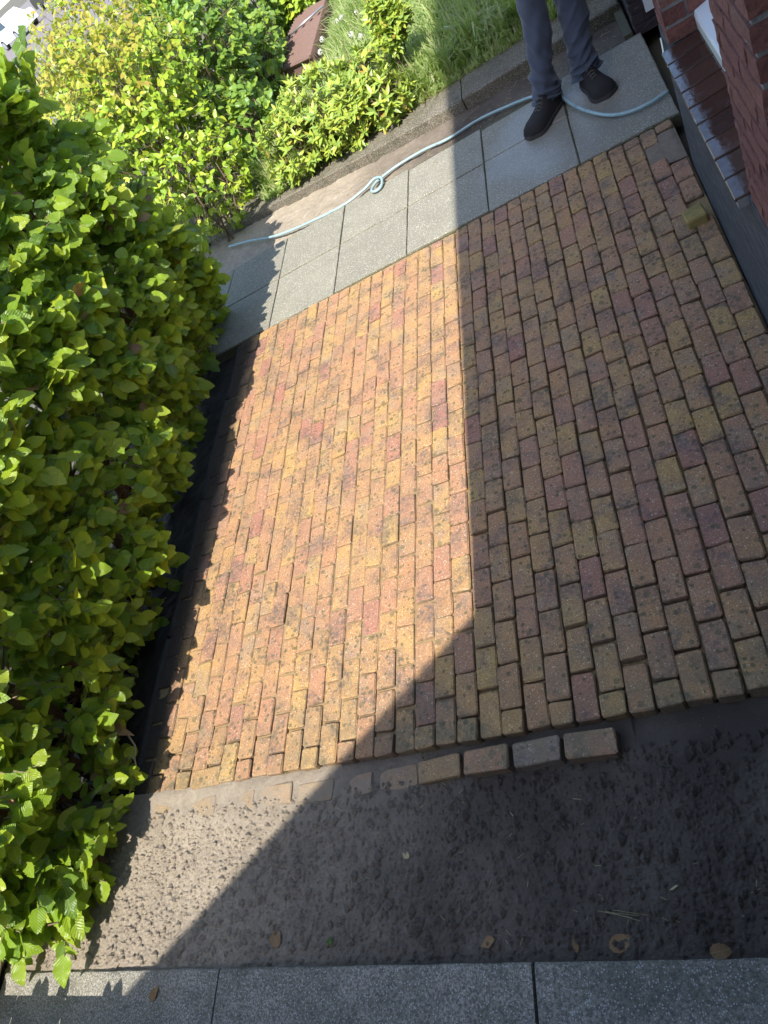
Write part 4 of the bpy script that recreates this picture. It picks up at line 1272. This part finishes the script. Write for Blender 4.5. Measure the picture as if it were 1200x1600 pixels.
# sill tiles
def sill_tile(y0, y1, i):
    xo, xi = 13.86, 15.62
    zo, zi = 8.0, 8.14
    rr = random.Random(i)
    b = MB()
    jz = rr.uniform(-.015, .015)
    prof = [(xo+.50, zo-.42), (xo+.34, zo-.34), (xo+.02, zo-.06), (xo+.05, zo), ((xo+xi)/2, (zo+zi)/2), (xi, zi), (xi, zi-.5)]
    ys_ = [y0, y0+.04, y1-.04, y1]
    for k, y in enumerate(ys_):
        for (x, z) in prof:
            dz = -.035 if k in (0, 3) else 0
            b.v.append((x, y, z+jz+(dz if z > zo-.2 else 0)))
    m_ = len(prof)
    for a in range(3):
        for k in range(m_-1):
            b.f.append((a*m_+k, a*m_+k+1, (a+1)*m_+k+1, (a+1)*m_+k)); b.mi.append(0)
        b.f.append((a*m_+m_-1, a*m_, (a+1)*m_, (a+1)*m_+m_-1)); b.mi.append(0)
    b.f.append(tuple(range(m_))[::-1]); b.mi.append(0)
    b.f.append(tuple(3*m_+k for k in range(m_))); b.mi.append(0)
    return b
p_ = (28.2-14.86)/9
for i in range(9):
    o = link('sill_tile', sill_tile(14.86+i*p_+.045, 14.86+(i+1)*p_-.045, i).mesh('sill_tile', M['tile']), house)
b = MB(); b.box((13.95, 14.9, 7.55), (15.6, 28.2, 7.93)); link('sill_bedding', b.mesh('sill_bedding', M['mortar']), house)
# white window
b = MB()
prof = [(15.62, 8.05), (15.60, 8.70), (15.66, 8.92), (16.85, 9.22), (16.90, 9.75), (17.35, 9.85), (17.35, 8.25)]
b.v = [(x, 14.47, z) for x, z in prof]+[(x, 28.3, z) for x, z in prof]
m_ = len(prof)
for k in range(m_):
    b.f.append((k, (k+1) % m_, m_+(k+1) % m_, m_+k)); b.mi.append(1 if k == 0 else 0)
b.f.append(tuple(range(m_))[::-1]); b.mi.append(0); b.f.append(tuple(m_+k for k in range(m_))); b.mi.append(0)
wf = link('window_frame', b.mesh('window_frame', [M['upvc'], M['upvc_edge']]), house)
b = MB()
for (y0, y1) in ((27.2, 28.3), (21.0, 21.9), (14.47, 15.5)):
    b.box((16.5, y0, 9.05), (17.5, y1, 22))
b.box((16.5, 14.47, 22), (17.5, 28.3, 23.2))
link('window_post', b.mesh('window_post', M['upvc']), house)
b = MB(); b.box((17.05, 14.5, 9.6), (17.15, 28.2, 22.5)); link('window_pane', b.mesh('window_pane', M['glass']), house)
b = MB(); b.box((17.2, -11.9, 9.0), (17.3, 9.3, 24)); link('window_pane', b.mesh('window_pane_b', M['glass']), house)
b = MB(); b.box((16.4, -12, 8.0), (17.5, 9.35, 9.0)); link('window_frame', b.mesh('window_frame_b', M['upvc']), house)
# loose lead flashing that sticks out past the sill
b = MB(); b.tube([(14.0, 28.3, 7.75), (14.15, 29.6, 7.6), (14.3, 31.3, 7.2)], .06, 5); link('flashing', b.mesh('flashing', M['metal']), house)

# neighbour's dark wall with white door post
nb = thing('neighbour_wall', 'dark tarred brick wall end with white door post beyond the slab path', 'wall', (16, 51, 0))
brick_block(nb, 14.35, 16.4, 50.15, 52.5, -.3, 9.0, M['darkbrick'], M['darkmortar'], bl=1.9, ch=.8, mj=.09)
b = MB(); b.box((15.35, 49.95, 1.05), (15.95, 50.12, 20)); link('door_post', b.mesh('door_post', M['upvc']), nb)
b = MB(); b.box((16.42, 50.0, -1), (34, 90, 28)); b.box((14.42, 52.52, 9), (16.4, 90, 28)); link('upper_wall', b.mesh('nwall', M['redwall']), nb)
b = MB(); b.box((14.4, 52.52, -1), (16.4, 90, 9)); link('foot_wall', b.mesh('nfoot', M['darkbrick']), nb)
b = MB()
for i in range(7):
    pass
b.box((13.55, 50.2, -.5), (14.15, 60.0, .25))
o = link('mossy_edge', b.mesh('mossy_edge', M['pipe'])); tag(o, 'mossy olive edging stone against the dark wall at the top right', 'edging')

# ------------------------------------------------------------------ person on the slabs
def skin_body(name, verts, edges, radii, mat, parent, root=0, subd=2):
    me = bpy.data.meshes.new(name)
    me.from_pydata([tuple(Vector(v)*S) for v in verts], edges, [])
    o = link(name, me, parent)
    md = o.modifiers.new('skin', 'SKIN')
    sv = me.skin_vertices[0].data
    for i, r in enumerate(radii):
        rx, ry_ = r if isinstance(r, tuple) else (r, r)
        sv[i].radius = (rx*S, ry_*S)
    sv[root].use_root = True
    md.use_smooth_shade = True
    sb = o.modifiers.new('sub', 'SUBSURF'); sb.levels = subd; sb.render_levels = subd
    me.materials.append(mat)
    return o

def person():
    t = thing('person', 'person in grey-blue work trousers and black boots standing on the slab path', 'person', (9.3, 46.5, 0))
    # trousers: lofted legs with folds
    M['lace'] = plain('boot_lace', (0.075, 0.07, 0.065), 0.8, 0.2, 300, 0.2)
    def leg(path, rad, seed):
        b = MB()
        n = 40
        N = 150
        for i in range(N+1):
            f = i/N*(len(path)-1); k = min(int(f), len(path)-2); u = f-k
            p = Vector(path[k]).lerp(Vector(path[k+1]), u); r = rad[k]+(rad[k+1]-rad[k])*u
            h = i/N
            for j in range(n):
                a = 2*math.pi*j/n
                w1 = math.sin(h*34+2.2*math.sin(a+seed)+seed)
                w2 = math.sin(h*21-2.6*math.sin(a*1.0-seed)+seed*2)
                fold = 0.24*(1-abs(w1))**1.4*max(0.0, 1-h*1.9) + 0.20*(1-abs(w2))**2*max(0.25, 1-h*1.0) - 0.08
                fold += 0.17*fbm(math.cos(a)*.9+seed, math.sin(a)*.9, h*5, 2)
                rr_ = r+fold
                b.v.append((p.x+math.cos(a)*rr_, p.y+math.sin(a)*rr_*1.05, p.z))
        for i in range(N):
            for j in range(n):
                j2 = (j+1) % n
                b.f.append((i*n+j, i*n+j2, (i+1)*n+j2, (i+1)*n+j)); b.mi.append(0)
        return b
    # image-left leg and image-right leg, hem upwards to hip
    l1 = leg([(7.45, 46.2, 0.95), (7.55, 46.35, 1.9), (7.95, 46.7, 3.6), (8.45, 47.0, 5.3), (8.75, 47.5, 7.4), (9.0, 47.9, 9.6)], [1.0, .93, .92, .98, 1.10, 1.2], 1.3)
    link('trouser_leg', l1.mesh('trouser_leg', M['trouser'], True), t)
    l2 = leg([(10.45, 46.65, 1.0), (10.5, 46.8, 1.9), (10.75, 47.2, 3.6), (11.0, 47.5, 5.3), (10.85, 47.8, 7.4), (10.6, 48.0, 9.6)], [.95, .9, .92, 1.0, 1.12, 1.2], 4.1)
    link('trouser_leg', l2.mesh('trouser_leg', M['trouser'], True), t)
    # torso, arms, neck, head grown as one skin
    V = [(9.8, 48.1, 9.8), (9.8, 48.1, 11.6), (9.8, 47.9, 13.6), (9.8, 47.8, 15.3), (9.8, 47.7, 16.1), (9.8, 47.5, 17.0), (9.8, 47.3, 18.3), (9.8, 47.4, 19.2),
         (8.2, 47.8, 15.2), (7.6, 47.3, 12.8), (7.9, 45.9, 11.2), (8.1, 45.3, 10.7),
         (11.4, 47.8, 15.2), (12.0, 47.3, 12.8), (11.7, 45.9, 11.2), (11.5, 45.3, 10.7)]
    E = [(0, 1), (1, 2), (2, 3), (3, 4), (4, 5), (5, 6), (6, 7), (3, 8), (8, 9), (9, 10), (10, 11), (3, 12), (12, 13), (13, 14), (14, 15)]
    Rr = [(1.7, 1.15), (1.55, 1.05), (1.8, 1.15), (1.5, 1.0), .62, .6, (.82, .98), .6, .68, .52, .38, .3, .68, .52, .38, .3]
    body = skin_body('body', V, E, Rr, M['skin'], t)
    # jacket shell
    V2 = [(9.8, 48.1, 9.3), (9.8, 48.1, 11.6), (9.8, 47.9, 13.6), (9.8, 47.8, 15.3), (9.8, 47.7, 15.95), (8.15, 47.8, 15.2), (7.55, 47.3, 12.8), (7.85, 46.0, 11.35), (11.45, 47.8, 15.2), (12.05, 47.3, 12.8), (11.75, 46.0, 11.35)]
    skin_body('jacket', V2, [(0, 1), (1, 2), (2, 3), (3, 4), (3, 5), (5, 6), (6, 7), (3, 8), (8, 9), (9, 10)], [(2.0, 1.5), (1.9, 1.35), (2.1, 1.4), (1.75, 1.2), .8, .85, .68, .5, .85, .68, .5], M['jacket'], t)
    for sx in (-1, 1):
        for q, (dx, dl_) in enumerate(((-.32, .55), (-.12, .72), (.08, .75), (.28, .62))):
            bx = 9.8+sx*1.7+dx
            skin_body('finger', [(bx, 45.2, 10.6), (bx, 44.8, 10.35), (bx+.02, 44.8, 10.35-dl_*.6), (bx+.02, 45.05, 10.35-dl_)], [(0, 1), (1, 2), (2, 3)], [.11, .105, .095, .08], M['skin'], body, subd=1)
        skin_body('thumb', [(9.8+sx*1.7-sx*.35, 45.3, 10.6), (9.8+sx*1.7-sx*.6, 44.95, 10.4), (9.8+sx*1.7-sx*.62, 44.75, 10.05)], [(0, 1), (1, 2)], [.13, .12, .09], M['skin'], body, subd=1)
    b = MB()
    for j in range(10):
        for i in range(20):
            a = 2*math.pi*i/20; ph = j/9*1.5
            b.v.append((9.8+math.cos(a)*.92*math.cos(ph), 47.55+math.sin(a)*1.1*math.cos(ph), 18.35+math.sin(ph)*1.05))
    for j in range(9):
        for i in range(20):
            i2 = (i+1) % 20
            b.f.append((j*20+i, j*20+i2, (j+1)*20+i2, (j+1)*20+i)); b.mi.append(0)
    link('hair', b.mesh('hair', M['hair'], True), t)
    b = MB()
    b.tube([(9.8, 46.25, 18.35), (9.8, 46.02, 17.95), (9.8, 46.15, 17.85)], [.08, .14, .1], 8)
    link('nose', b.mesh('nose', M['skin'], True), t)
    for sx in (-1, 1):
        b = MB(); b.tube([(9.8+sx*.3, 46.42, 18.3), (9.8+sx*.3, 46.30, 18.3)], .1, 8); link('eye', b.mesh('eye', M['jacket'], True), t)
        b = MB(); b.tube([(9.8+sx*.8, 47.3, 18.5), (9.8+sx*.92, 47.4, 18.25), (9.8+sx*.82, 47.35, 17.9)], [.1, .14, .08], 8); link('ear', b.mesh('ear', M['skin'], True), t)
    b = MB(); b.tube([(9.55, 46.32, 17.6), (9.8, 46.24, 17.57), (10.05, 46.32, 17.6)], .045, 6); link('mouth', b.mesh('mouth', M['rubber'], True), t)
    # boots
    def boot(heel, toe, seed):
        h = Vector((*heel, 0)); tt = Vector((*toe, 0))
        ax = (tt-h); L = ax.length; ax.normalize(); sd_ = Vector((ax.y, -ax.x, 0))
        # cross sections along the foot: (t, halfwidth, height, front?)
        secs = [(-.03, .34, 1.15), (.03, .54, 1.5), (.12, .66, 1.75), (.24, .70, 1.8), (.36, .70, 1.62), (.46, .72, 1.30), (.56, .80, 1.12), (.68, .88, 1.04), (.80, .92, .98), (.90, .84, .88), (.95, .70, .76), (.985, .50, .60), (1.01, .28, .42), (1.025, .05, .26)]
        n = 20
        up = MB()
        for (tv, hw, hh) in secs:
            c = h+ax*(tv*L)
            for j in range(n):
                a = math.pi*j/(n-1)
                y_ = math.cos(a); z_ = math.sin(a)
                cr = 0.03*math.sin(tv*60+seed)*(1 if .3 < tv < .65 else 0)
                ex = abs(z_)**.72
                pw = hw*(abs(y_)**.8)*(1 if y_ > 0 else -1)
                pp = c + sd_*pw*(1-.18*ex*(1 if tv < .4 else .3))
                up.v.append((pp.x, pp.y, .22+ex*(hh-.22)+cr*ex))
        for i in range(len(secs)-1):
            for j in range(n-1):
                up.f.append((i*n+j, i*n+j+1, (i+1)*n+j+1, (i+1)*n+j)); up.mi.append(0)
        up.f.append(tuple(range(n))); up.mi.append(0); up.f.append(tuple((len(secs)-1)*n+j for j in range(n))[::-1]); up.mi.append(0)
        bt = link('boot', up.mesh('boot', M['suede'], True), t)
        so = MB()
        ring = []
        for (tv, hw, hh) in secs: ring.append((tv, hw+.06))
        N = len(ring)
        outl = [h+ax*(tv*L)+sd_*w for tv, w in ring] + [h+ax*(tv*L)-sd_*w for tv, w in ring[::-1]]
        outl[N-1] += ax*.05; outl[N] += ax*.05
        m2 = len(outl)
        for zz in (.03, .30):
            so.v += [(p.x, p.y, zz) for p in outl]
        for k in range(m2):
            so.f.append((k, (k+1) % m2, m2+(k+1) % m2, m2+k)); so.mi.append(0)
        so.f.append(tuple(range(m2))[::-1]); so.mi.append(0); so.f.append(tuple(m2+k for k in range(m2))); so.mi.append(0)
        sub(bt, 'sole', so.mesh('sole', M['rubber']))
        la = MB()
        for q in range(5):
            tv = .34+.06*q
            i0 = min(range(len(secs)), key=lambda k: abs(secs[k][0]-tv))
            hh = np.interp(tv, [s_[0] for s_ in secs], [s_[2] for s_ in secs])
            c = h+ax*(tv*L)
            a_ = c+sd_*.26+Vector((0, 0, hh-.02)); b_ = c-sd_*.26+ax*.12+Vector((0, 0, hh-.07)); mid = c+ax*.05+Vector((0, 0, hh+.07))
            la.tube([a_, mid, b_], .045, 5)
            la.tube([c-sd_*.26+Vector((0, 0, hh-.02)), mid, c+sd_*.26+ax*.12+Vector((0, 0, hh-.07))], .045, 5)
        sub(bt, 'laces', la.mesh('laces', M['lace'], True))
    boot((8.0, 46.75), (5.55, 43.45), 0)
    boot((10.25, 47.3), (11.25, 43.35), 2)
person()

# ------------------------------------------------------------------ litter on the soil
def leaf_on(x, y, s, rz, label, mat='dry', fold=.3, z=None, tilt=0.2, wid=.6, name='fallen_leaf', grp=None):
    T = leaf_template(wid, .05, fold, .15, .8, 10, 1.5, int(abs(x*7)))
    me = template_mesh(name, T, M[mat])
    zz = (soil_z(x, y)+.10) if z is None else z
    o = link(name, me, None, mat=Matrix.Translation(Vector((x, y, zz))*S) @ Matrix.Rotation(rz, 4, 'Z') @ Matrix.Rotation(tilt, 4, 'Y') @ Matrix.Scale(s, 4))
    tag(o, label, 'leaf', grp)
leaf_on(-10.6, -6.95, .85, 0.3, 'oval brown fallen leaf flat on the soil left of the centre, near the kerb')
leaf_on(3.0, -7.25, .85, -1.2, 'curled brown fallen leaf against the kerb, nearest right of the kerb joint', fold=.25)
leaf_on(6.0, -7.45, .75, -1.4, 'rust brown crumpled leaf against the kerb furthest to the right', fold=.3)
leaf_on(1.9, -7.35, .55, 0.2, 'narrow brown fallen leaf beside the kerb joint', wid=.35)
leaf_on(-4.6, -4.0, .42, .9, 'small pale dry leaf alone in the middle of the dark soil', 'straw')
leaf_on(-7.9, -6.95, .35, .4, 'tiny green leaf on the soil near the kerb', 'broad')
leaf_on(-1.0, -6.9, .6, 1.9, 'dark purplish leaf half buried in the soil left of the kerb joint', fold=.5)
leaf_on(5.5, -5.6, .35, 1.9, 'tiny straw coloured sprig on the dark soil at the right', 'straw', wid=.2)
leaf_on(-16.6, -8.8, .6, -.4, 'crumpled brown leaf lying on the kerb', z=.18, fold=.5)
leaf_on(-26.9, -9.9, 1.5, .5, 'pale curled dry leaf at the bottom left corner of the kerb', 'straw', z=.3, fold=.8, wid=.3)
leaf_on(-2.2, 48.1, .38, .4, 'tiny yellow-green leaf lying on the slabs beside the house shadow', 'golden', z=.06)
b = MB()
for i in range(4):
    x, y = 3.3+rnd.gauss(0, .25), -6.3+rnd.gauss(0, .12)
    b.tube([(x-.5, y+.12, soil_z(x, y)+.12), (x+.6, y-.18+rnd.gauss(0, .12), soil_z(x, y)+.16)], .007, 4)
o = link('dry_grass_stalks', b.mesh('dry_stalks', M['straw'])); tag(o, 'few straw coloured grass stalks lying on the dark soil near the kerb', 'twig')
# scattered root hairs, crumbs and bits of straw in the soil
b = MB()
for i in range(110):
    x, y = rnd.uniform(-24, 13), rnd.uniform(-7.4, -1.2)
    z = soil_z(x, y)+.04; a = rnd.uniform(0, 6.28); L = rnd.uniform(.08, .4)
    b.tube([(x, y, z), (x+math.cos(a)*L*.5, y+math.sin(a)*L*.5, z+.02), (x+math.cos(a)*L, y+math.sin(a)*L, z)], .008+.006*rnd.random(), 3, cap=False)
for i in range(260):
    x, y = rnd.uniform(-22, 13), rnd.uniform(50.3, 54.3)
    z = soil2(x, y)+.05; a = rnd.uniform(0, 6.28); L = rnd.uniform(.1, .5)
    b.tube([(x, y, z), (x+math.cos(a)*L, y+math.sin(a)*L, z+.04)], .015, 3, cap=False)
o = link('soil_litter', b.mesh('soil_litter', M['straw'])); tag(o, 'fine straw bits and root hairs scattered over the bare soil', 'litter', kind='stuff')
b = MB()
for i in range(5200):
    x, y = rnd.uniform(-25, 13.9), rnd.uniform(-7.5, -1.0)
    r = abs(rnd.gauss(0, .07))+.03; z = soil_z(x, y)+r*.25
    vs = []
    for v in ((1,0,0),(-1,0,0),(0,1,0),(0,-1,0),(0,0,1),(0,0,-1)):
        q = r*rnd.uniform(.7, 1.2); vs.append((x+v[0]*q, y+v[1]*q, z+v[2]*q*.8))
    b.add(vs, [(0,2,4),(2,1,4),(1,3,4),(3,0,4),(2,0,5),(1,2,5),(3,1,5),(0,3,5)])
o = link('soil_crumbs', b.mesh('soil_crumbs', M['soil'])); tag(o, 'loose crumbs of earth on the bare soil', 'soil', kind='stuff')

# ------------------------------------------------------------------ street far to the left
b = MB(); b.v = [(-1200, 150, 5.0), (-60, 150, 5.0), (-60, 1500, 5.0), (-1200, 1500, 5.0)]; b.f = [(0, 1, 2, 3)]; b.mi = [0]
structure('road', b.mesh('road', M['road']))
def car(name, label, cx, cy, cz, ang, paint):
    t = thing(name, label, 'car', (cx, cy, cz))
    rot = Matrix.Rotation(ang, 4, 'Z'); tr = Matrix.Translation(Vector((cx, cy, cz)))
    def w(p): return tuple(tr @ rot @ Vector(p))
    L, Wd = 46.0, 19.0
    prof = [(-23, 3.2), (-23.2, 7.5), (-21, 9.6), (-11, 10.4), (-5, 15.6), (10, 16), (18, 13), (22, 10.3), (23, 7), (22.8, 3.2)]
    b = MB(); n = len(prof)
    for sgn, ins in ((-1, 0), (1, 0)):
        for (x, z) in prof:
            k = 1 - max(0, (z-10))*.035
            b.v.append(w((x, sgn*Wd/2*k, z)))
    for i in range(n):
        j = (i+1) % n
        b.f.append((i, j, n+j, n+i)); b.mi.append(0)
    b.f.append(tuple(range(n))[::-1]); b.mi.append(0); b.f.append(tuple(n+i for i in range(n))); b.mi.append(0)
    link('body', b.mesh('car_body', M[paint]), t)
    b = MB()
    for sgn in (-1, 1):
        b.v += [w((-9.5, sgn*(Wd/2-.1), 10.9)), w((-4.5, sgn*(Wd/2*.86), 15)), (w((9.5, sgn*(Wd/2*.84), 15.2))), w((16, sgn*(Wd/2-.4), 11.3))]
    b.f = [(0, 1, 2, 3), (7, 6, 5, 4)]; b.mi = [0, 0]
    b.v = [tuple(v) for v in b.v]
    link('side_window', b.mesh('car_window', M['carglass']), t)
    for (x, y) in ((-14.5, -1), (-14.5, 1), (14, -1), (14, 1)):
        b = MB(); b.tube([w((x, y*(Wd/2-2.2), 3.4)), w((x, y*(Wd/2+.15), 3.4))], 3.4, 20)
        wh = link('wheel', b.mesh('wheel', M['tyre']), t)
        b = MB(); b.tube([w((x, y*(Wd/2-.2), 3.4)), w((x, y*(Wd/2+.35), 3.4))], 2.2, 14)
        sub(wh, 'rim', b.mesh('rim', M['rim']))
def ground_at(px_, py_, z):
    d = np.array(R).T @ np.array([(px_-600)/FPX, (py_-800)/FPX, 1.0]); t = (z-CAMP[2])/d[2]
    return Cn+d*t
g1 = ground_at(56, 42, 5.0)
car('parked_car', 'white parked car glimpsed over the hedge at the top left corner', g1[0]-22, g1[1]+15, 5.0, math.radians(180-35), 'carpaint')
g2 = ground_at(84, 4, 5.0)
car('parked_car', 'black car further down the road at the top left', g2[0]-4, g2[1]+16, 5.0, math.radians(180-35), 'blackpaint')
r_ = thing('roadside_bush', 'pale green bush on the verge between the two parked cars', 'bush', (g1[0]+20, g1[1]+60, 5))
shrub(r_, [(g1[0]-2, g1[1]+75, 12, 14, 12, 9)], 260, T_oval, [M['golden']], 3.5, 0, .6)

# ------------------------------------------------------------------ behind the camera: the house the picture is taken from, and its neighbour
hm = thing('rear_house', 'tall brick house behind the viewpoint whose shadow covers the right half of the yard', 'house', (20, -40, 0))
b = MB(); b.box((-0.9, -40, -1.5), (18.5, -12.6, 152)); link('wall', b.mesh('rear_house_wall', M['facade']), hm)
for k in range(4):
    for q in range(3):
        b = MB(); b.box((1.5+q*5.6, -12.55, 34+k*30), (5.5+q*5.6, -12.35, 50+k*30)); fr = link('window', b.mesh('rear_window', M['carglass']), hm)
        b = MB(); b.box((1.2+q*5.6, -12.6, 33.4+k*30), (5.8+q*5.6, -12.1, 34+k*30)); sub(fr, 'sill', b.mesh('rear_sill', M['upvc'], origin=(0, 0, 0)))
gb = thing('gabled_house', 'neighbouring gabled brick house behind the viewpoint', 'house', (-15, -60, 0))
def rake(x): return 58.1 + 6.0/0.7 + (x+1.0)*(58.1-39.0)/16.4
b = MB()
y0, y1 = -41.0, -75.0
pr_ = [(-34, -1.5), (-34, rake(-34)), (2.0, rake(2.0)), (2.0, -1.5)]
b.v = [(x, y0, z) for x, z in pr_]+[(x, y1, z) for x, z in pr_]
b.f = [(0, 1, 2, 3), (7, 6, 5, 4), (0, 4, 5, 1), (3, 2, 6, 7)]; b.mi = [0]*4
link('wall', b.mesh('gable_wall', M['facade']), gb)
b = MB(); b.v = [(-36, y0+.02, rake(-36)), (2.0, y0+.02, rake(2.0)), (2.0, y1, rake(2.0)), (-36, y1, rake(-36)), (-36, y0+.02, rake(-36)-1), (2.0, y0+.02, rake(2.0)-1), (2.0, y1, rake(2.0)-1), (-36, y1, rake(-36)-1)]
b.f = [(0, 1, 2, 3), (7, 6, 5, 4), (0, 4, 5, 1), (2, 6, 7, 3), (0, 3, 7, 4)]; b.mi = [0]*5
link('roof', b.mesh('gable_roof', M['rooftile']), gb)
# low fence along the facade foot, ivy tips above it: shades the kerb's near half
lf = thing('low_fence', 'low weathered board fence with leaf tips just behind the near kerb', 'fence', (-16, -12.1, 0))
for i in range(11):
    b = MB(); x0 = -40+i*3.55; b.box((x0, -12.2, -.8), (x0+3.5, -11.95, 4.85+rnd.uniform(-.03, .03)))
    link('board', b.mesh('board', M['fencewood']), lf)
b = MB(); b.box((-40, -11.94, 3.6), (-0.95, -11.6, 4.1)); link('rail', b.mesh('rail', M['fencewood']), lf)
pp = [(-24.5, -12.0, 4.7), (-23.9, -12.0, 4.6), (-22.7, -12.1, 4.7), (-19.5, -12, 4.6), (-19.0, -12.1, 4.5), (-27.2, -12, 4.6)]
me = template_mesh('ivy_leaf', T_horn[0], M['broad'])
for i, p in enumerate(pp):
    o = link('leaf', me, lf, mat=Matrix.Translation(Vector(p)*S) @ Matrix.Rotation(rnd.uniform(-.5, .5), 4, 'Y') @ Matrix.Rotation(1.35, 4, 'X') @ Matrix.Scale(rnd.uniform(.7, 1.1), 4))

for o in bpy.data.objects:
    if '_loc' in o: del o['_loc']
